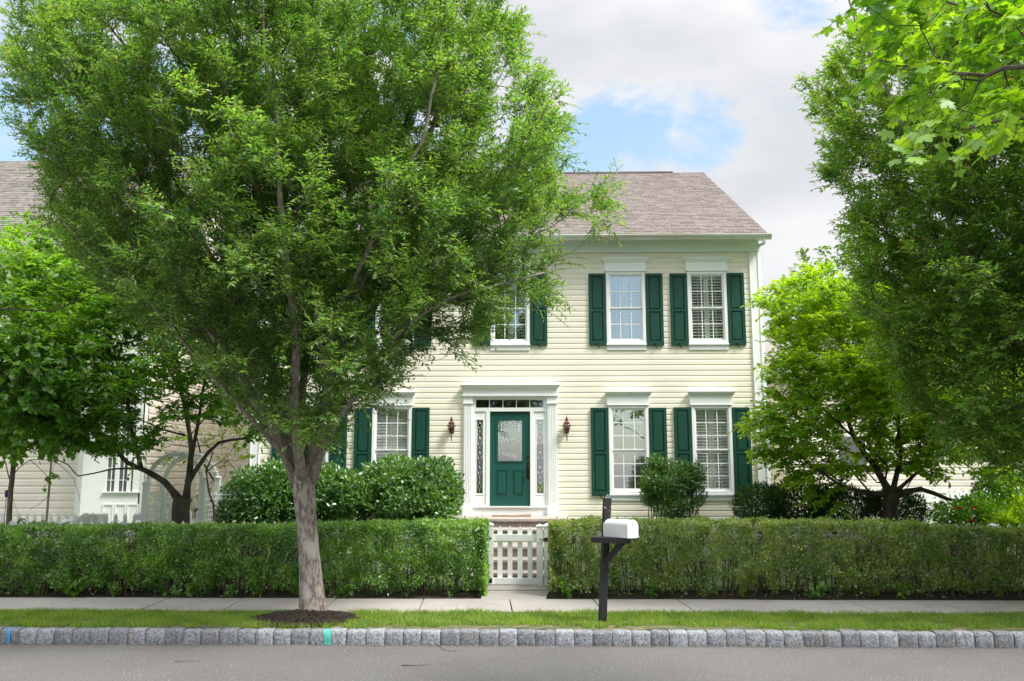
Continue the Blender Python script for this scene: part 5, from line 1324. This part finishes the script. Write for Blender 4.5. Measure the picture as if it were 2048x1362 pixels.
for (u, v) in ((1942, 1043), (1919, 1018), (1948, 1017)):
    m = MB(); c = W(u, v, 14.45); rg = random.Random(u)
    for k in range(16):
        a = k * 2.4; r_ = .008 + .0022 * k; tilt = .3 + .06 * k
        d1 = Vector((math.cos(a), math.sin(a), 0)); cc = Vector(c) + d1 * r_; up_ = Vector((0, 0, 1)) * math.cos(tilt) + d1 * math.sin(tilt); s_ = d1.cross(up_)
        w_ = .014 + .0012 * k
        m.add([cc - s_ * w_ * .5, cc + s_ * w_ * .5, cc + s_ * w_ + up_ * .028, cc + up_ * .038 + d1 * .006, cc - s_ * w_ + up_ * .028], [(0, 1, 2, 3, 4)], True)
    m.build('bloom', M_red, rb)
shrub('garden_shrub', 'fresh green leafy plant at the right edge behind the fence tips', 'bush', [E(2050, 1030, 14.8, 50, 34, .5), E(2000, 1045, 14.6, 28, 18, .3)], ('lance', .12, .04), LF_dog2, 2600, group=None, seed=57, ground=.17, inner=.4)

# ---- hedges
def hedge(name, label, x0, x1, y0, y1, z0, ztop, leafm, n_per_m, seed, endcap, brown=False, lsize=(.038, .024)):
    rng = np.random.default_rng(seed); t = thing(name, label, 'hedge', ((x0 + x1) / 2, (y0 + y1) / 2, z0))
    Lh = x1 - x0; n = int(n_per_m * Lh)
    # pick a face: front, top, ends, back, inside
    P_ = np.empty((n, 3)); Nn = np.zeros((n, 3)); r = rng.random(n)
    X = rng.uniform(x0, x1, n); H = ztop(X) - z0; D = y1 - y0
    f = r < .44; P_[f] = np.stack([X[f], y0 + np.abs(rng.normal(0, .10, f.sum())), z0 + H[f] * rng.random(f.sum()) ** .92], 1); Nn[f] = (0, -1, .25)
    f = (r >= .44) & (r < .66); P_[f] = np.stack([X[f], y0 + D * rng.random(f.sum()), z0 + H[f] - np.abs(rng.normal(0, .045, f.sum()))], 1); Nn[f] = (0, -.1, 1)
    f = (r >= .66) & (r < .76); P_[f] = np.stack([X[f], y1 - np.abs(rng.normal(0, .08, f.sum())), z0 + H[f] * rng.random(f.sum())], 1); Nn[f] = (0, 1, .2)
    f = (r >= .76); P_[f] = np.stack([X[f], y0 + D * rng.random(f.sum()), z0 + H[f] * rng.random(f.sum())], 1); Nn[f] = rng.normal(0, 1, (f.sum(), 3))
    k = int(n_per_m * .75); xe = endcap
    Q = np.stack([xe + (1 if xe < (x0 + x1) / 2 else -1) * np.abs(rng.normal(0, .07, k)), y0 + D * rng.random(k), z0 + (float(ztop(np.array([xe]))[0]) - z0) * rng.random(k)], 1)
    P_ = np.concatenate([P_, Q]); Nn = np.concatenate([Nn, np.tile([(-1 if xe < (x0 + x1) / 2 else 1), -.2, .2], (k, 1))])
    # clumps swell, gaps open low down and between stems
    cl = fnoise(P_, 2.6, seed); fine = fnoise(P_, 9.0, seed + 4.)
    P_[:, 1] += (cl * .18 + fine * .09) * Nn[:, 1]; P_[:, 2] += (cl * .07 + fine * .05) * (Nn[:, 2] > .5)
    rel = (P_[:, 2] - z0) / (ztop(P_[:, 0]) - z0)
    P_[:, 1] += np.where(Nn[:, 1] < -.5, .16 * np.clip(.22 - rel, 0, 1) / .22, 0)
    gapn = fnoise(P_ * np.array([1, .6, .8]), 5.5, seed + 7.)
    thr = -.24 + .50 * np.clip((.30 - rel) / .30, 0, 1) + (.10 if brown else 0)
    keep = gapn > thr
    P_, Nn, rel = P_[keep], Nn[keep], rel[keep]; m = len(P_)
    ld = Nn * .4 + rng.normal(0, .8, (m, 3)) + np.array([0, 0, .25]); nn = Nn * .35 + np.array([0, 0, .7]) + rng.normal(0, .55, (m, 3))
    sz = rng.uniform(.6, 1.25, m) * (1 + .35 * np.clip((.25 - rel) / .25, 0, 1))
    V, T = leaf_arrays(P_, ld, nn, lsize[0] * sz, lsize[1] * sz, 'lance')
    # stray shoots above the clipped top
    k = int(Lh * 26); sx_ = rng.uniform(x0, x1, k); sb_ = np.stack([sx_, rng.uniform(y0 + .02, y1 - .1, k), ztop(sx_) - .03], 1)
    rp = np.repeat(sb_, 7, 0) + np.stack([np.tile(rng.normal(0, .01, 7), k), np.zeros(7 * k), np.tile(np.linspace(.01, .085, 7), k) * np.repeat(rng.uniform(.3, 1.1, k), 7)], 1)
    Vs, Ts = leaf_arrays(rp, rng.normal(0, .7, rp.shape) + [0, 0, .6], rng.normal(0, .6, rp.shape) + [0, 0, .6], rng.uniform(.018, .034, len(rp)), rng.uniform(.012, .02, len(rp)), 'lance')
    T = np.concatenate([T, Ts + len(V)]); V = np.concatenate([V, Vs])
    # stems
    ns = int(Lh * 34); xs = rng.uniform(x0 + .05, x1 - .05, ns); ys = rng.uniform(y0 + .16, y1 - .1, ns)
    p = [np.stack([xs, ys, np.full(ns, z0 - .03)], 1)]
    for i in range(1, 5):
        q = p[-1] + np.stack([rng.normal(0, .045, ns), rng.normal(0, .04, ns), (ztop(xs) - z0) * rng.uniform(.2, .27, ns)], 1)
        q[:, 1] = np.clip(q[:, 1], y0 + .05, y1 - .05); p.append(q)
    p0 = np.concatenate(p[:-1]); p1 = np.concatenate(p[1:]); rr = np.repeat([.010, .0075, .005, .0035], ns); r2 = np.repeat([.0075, .005, .0035, .0018], ns)
    side = np.concatenate(p[1:4] * 3); e = side + rng.normal(0, .10, side.shape) + np.array([0, 0, .10])
    V1, Q1 = tubes(np.concatenate([p0, side]), np.concatenate([p1, e]), np.concatenate([rr, np.full(len(side), .003)]), np.concatenate([r2, np.full(len(side), .0012)]), 4)
    fastmesh('stems', V1, quads=Q1, m=M_twig, parent=t)
    fastmesh('foliage', V, tris=T, m=leafm, parent=t)
Yh0, Yh1 = 12.62, 13.55
hx = P(970, 1100, Yh0)[0]; hx2 = P(1101, 1100, Yh0)[0]
zL = lambda v: P(700, v, Yh0)[2]
tl_ = lambda X: np.interp(X, [P(0, 1055, Yh0)[0], P(560, 1055, Yh0)[0], P(640, 1049, Yh0)[0], hx], [zL(1057), zL(1056), zL(1052), zL(1045)])
tr_ = lambda X: np.interp(X, [hx2, P(1560, 1043, Yh0)[0], P(1850, 1045, Yh0)[0], P(2048, 1065, Yh0)[0]], [zL(1046), zL(1044), zL(1048), zL(1066)])
hedge('clipped_hedge', 'clipped deep-green hedge left of the gate, behind the street tree trunk', -10.5, hx, Yh0, Yh1, .17, tl_, LF_hedge, 19500, 61, hx)
hedge('clipped_hedge', 'clipped hedge right of the gate with brown twiggy upper half, behind the mailbox', hx2, 10.5, Yh0, Yh1, .17, tr_, LF_hedge2, 19000, 62, hx2, brown=True)

# ---- grass of the verge, mulch ring, litter
def grass():
    rng = np.random.default_rng(71); n = 125000
    x = rng.uniform(-8.2, 8.2, n); y = rng.uniform(YK1 + .0, YS0 + .04, n)
    d = np.hypot((x - base[0]) / .60, (y - 10.85) / .56)
    z0 = .145
    nz = fnoise(np.stack([x, y, np.zeros(n)], 1), 2.2, 2.); nz2 = fnoise(np.stack([x, y, np.zeros(n)], 1), 7., 5.)
    front = np.clip((YK1 + .36 - y) / .36, 0, 1)
    right = np.clip((x + 2.5) / 1.5, 0, 1) * np.clip((4.0 - x) / 2, .25, 1)
    keep = (d > 1 + .25 * nz2) & (nz * .6 + nz2 * .5 - front * (.50 + .50 * right) - .14 * right > -.48)
    keep &= rng.random(n) < (1 - .75 * front * (nz2 < 0))
    x, y, nz, nz2 = x[keep], y[keep], nz[keep], nz2[keep]; n = len(x)
    h = rng.uniform(.025, .065, n) * (1 + .5 * nz) * np.where(rng.random(n) < .05, 1.5, 1); h *= np.where((y > YS0 - .12), 1.1, 1)
    a = rng.uniform(0, 2 * np.pi, n); w_ = rng.uniform(.0022, .0042, n); ln = rng.normal(0, .35, (n, 2)) * h[:, None]
    dx, dy = np.cos(a) * w_, np.sin(a) * w_
    V = np.stack([np.stack([x - dx, y - dy, np.full(n, z0)], 1), np.stack([x + dx, y + dy, np.full(n, z0)], 1),
                  np.stack([x + dx * .7 + ln[:, 0] * .4, y + dy * .7 + ln[:, 1] * .4, z0 + h * .6], 1), np.stack([x + ln[:, 0], y + ln[:, 1], z0 + h], 1), np.stack([x - dx * .7 + ln[:, 0] * .4, y - dy * .7 + ln[:, 1] * .4, z0 + h * .6], 1)], 1).reshape(-1, 3)
    b = (np.arange(n) * 5)[:, None, None]; T = (b + np.array([[0, 1, 2], [0, 2, 4], [4, 2, 3]])[None]).reshape(-1, 3)
    o = fastmesh('grass', V, tris=T, m=LF_grass); tag(o, kind='stuff')
grass()

def mulch():
    rng = np.random.default_rng(72); V = []; F = []; nr, na = 14, 60
    for i in range(nr + 1):
        for j in range(na):
            a = 2 * math.pi * j / na; f = i / nr; rx, ry = .64, .56
            x = base[0] - .05 + rx * f * math.cos(a) * (1 + .22 * mnoise.noise(Vector((math.cos(a) * 2.4, math.sin(a) * 2.4, 0)))); y = min(10.80 + ry * f * math.sin(a), YS0 + .03)
            z = .15 + .09 * (1 - f ** 1.3) + .03 * mnoise.noise(Vector((x * 6, y * 6, 0)))
            V.append((x, max(y, YK1 - .03), z))
    F = [(i * na + j, i * na + (j + 1) % na, (i + 1) * na + (j + 1) % na, (i + 1) * na + j) for i in range(nr) for j in range(na)]
    mo = fastmesh('mulch', np.array(V), quads=np.array(F), m=M_soil, smooth=True); tag(mo, kind='stuff')
    n = 5200; a = rng.uniform(0, 2 * np.pi, n); f = np.sqrt(rng.random(n)) * 1.02; x = base[0] - .05 + f * np.cos(a) * .64; y = 10.80 + .56 * f * np.sin(a)
    k = (y < YS0 + .02) & (y > YK1 - .05); x, y, f = x[k], y[k], f[k]; n = len(x); z = .158 + .09 * (1 - f ** 1.3) + rng.uniform(-.004, .014, n)
    p = np.stack([x, y, z], 1); d = nrm(rng.normal(0, 1, (n, 3)) * [1, 1, .35]); l = rng.uniform(.008, .026, n)[:, None]
    V1, Q1 = tubes(p - d * l, p + d * l, rng.uniform(.002, .0055, n), rng.uniform(.002, .0045, n), 4); fastmesh('bark_chips', V1, quads=Q1, m=M_mulch, parent=mo)
mulch()

def litter():
    rng = np.random.default_rng(73); n = 420
    x = rng.uniform(-6, 6, n); y = np.where(rng.random(n) < .6, YK0 - np.abs(rng.normal(.01, .05, n)), rng.uniform(8.4, YK0, n)); z = np.full(n, .004)
    m = rng.random(n) < .25; y[m] = rng.uniform(YS1 + .02, YS1 + .35, m.sum()); z[m] = .20
    cl = fnoise(np.stack([x, y, z], 1), .9, 3.); k = (cl > -.05) | m; x, y, z = x[k], y[k], z[k]; n = len(x)
    a = rng.uniform(0, 6.28, n); ld = np.stack([np.cos(a), np.sin(a), rng.uniform(0, .4, n)], 1); s = rng.uniform(.012, .032, n)
    V, T = leaf_arrays(np.stack([x, y, z], 1), ld, np.array([[0, 0, 1.]]) + rng.normal(0, .3, (n, 3)), s, s * .5, 'lance')
    k = 5000; gp = np.stack([rng.uniform(-6.5, 6.5, k), YK0 - np.abs(rng.normal(0, .035, k)) - .002, np.full(k, .003)], 1); gk = fnoise(gp, 2.5, 8.) > -.25; gp = gp[gk]
    V4, T4 = leaf_arrays(gp, rng.normal(0, 1, gp.shape) * [1, 1, .3], rng.normal(0, .3, gp.shape) + [0, 0, 1.], rng.uniform(.004, .012, len(gp)), rng.uniform(.003, .009, len(gp)), 'lance')
    tag(fastmesh('gutter_grit', V4, tris=T4, m=mat('grit', (.12, .08, .055), 1, (.05, .035, .025), 40)), kind='stuff')
    k = 6000; gp = np.stack([rng.uniform(-6.5, 6.5, k), rng.uniform(8.2, YK0 - .02, k), np.full(k, .003)], 1)
    V5, T5 = leaf_arrays(gp, rng.normal(0, 1, gp.shape) * [1, 1, .2], rng.normal(0, .2, gp.shape) + [0, 0, 1.], rng.uniform(.004, .011, k), rng.uniform(.004, .009, k), 'lance')
    tag(fastmesh('road_grit', V5, tris=T5, m=mat('pale_grit', (.52, .50, .47), 1, (.30, .28, .26), 3)), kind='stuff')
    o = fastmesh('leaf_litter', V, tris=T, m=leafmat('dry_leaf', (.30, .19, .10), (.40, .42, .10), .2)); tag(o, kind='stuff')
litter()
def twig(label, pts, r=.006):
    m = MB(); m.tube(pts, [r * (1 - .6 * i / (len(pts) - 1)) for i in range(len(pts))], 6)
    k = pts[len(pts) // 2]; tag(m.build('fallen_twig', M_bark3), label, 'twig', 'fallen twigs on the asphalt')
g_ = lambda u, v: (lambda d: (float(CAM[0] + d[0] * (-(CAMZ - .006) / d[2])), float(d[1] * (-(CAMZ - .006) / d[2])), .008))(FW + (u - 1024) / FPX * RT - (v - 681) / FPX * UP)
twig('forked brown twig lying on the road, centre of the picture', [g_(803, 1331), g_(825, 1331), g_(845, 1330), g_(862, 1328)])
twig('thin dark twig lying on the road below the kerb at left', [g_(350, 1323), g_(375, 1322), g_(402, 1322)], .004)
twig('curved thin twig beside the kerb near the mailbox', [g_(873, 1289), g_(890, 1300), g_(905, 1303), g_(924, 1299)], .0035)
# broad-leaved weeds at the foot of the hedges
for i, (u, s, lab) in enumerate(((150, .16, 'weed with a tall pale leaf at the foot of the left hedge'), (385, .14, 'lobed weed low in the left hedge near its middle'), (700, .13, 'leafy weed at the hedge foot right of the trunk'),
                                 (1130, .15, 'leafy weed at the foot of the right hedge beside the gate'), (1300, .17, 'lobed weed under the hedge right of the mailbox'), (1640, .15, 'weed under the middle of the right hedge'), (1800, .15, 'broad weed low in the right hedge near the frame edge'))):
    c = P(u, 1180, Yh0 - .02); rng = np.random.default_rng(90 + i); k = 26
    p = np.tile([c[0], Yh0 - .03, .17], (k, 1)) + rng.normal(0, 1, (k, 3)) * [s * .33, .03, 0]; p[:, 2] += rng.uniform(.02, s * 1.3, k)
    V, T = leaf_arrays(p, rng.normal(0, .7, (k, 3)) + [0, -.6, .3], rng.normal(0, .4, (k, 3)) + [0, -.6, .8], rng.uniform(.05, .085, k), rng.uniform(.04, .06, k), 'heart')
    V1, Q1 = tubes(np.tile([c[0], Yh0 - .0, .15], (k, 1)), p, np.full(k, .002), np.full(k, .0015), 3)
    o = fastmesh('hedge_weed', V, tris=T, m=LF_dog); tag(o, lab, 'weed', 'weeds sprouting at the foot of the hedges'); fastmesh('stems', V1, quads=Q1, m=LF_dog, parent=o)
print('FACES', sum(len(o.data.polygons) for o in bpy.data.objects if o.type == 'MESH'))
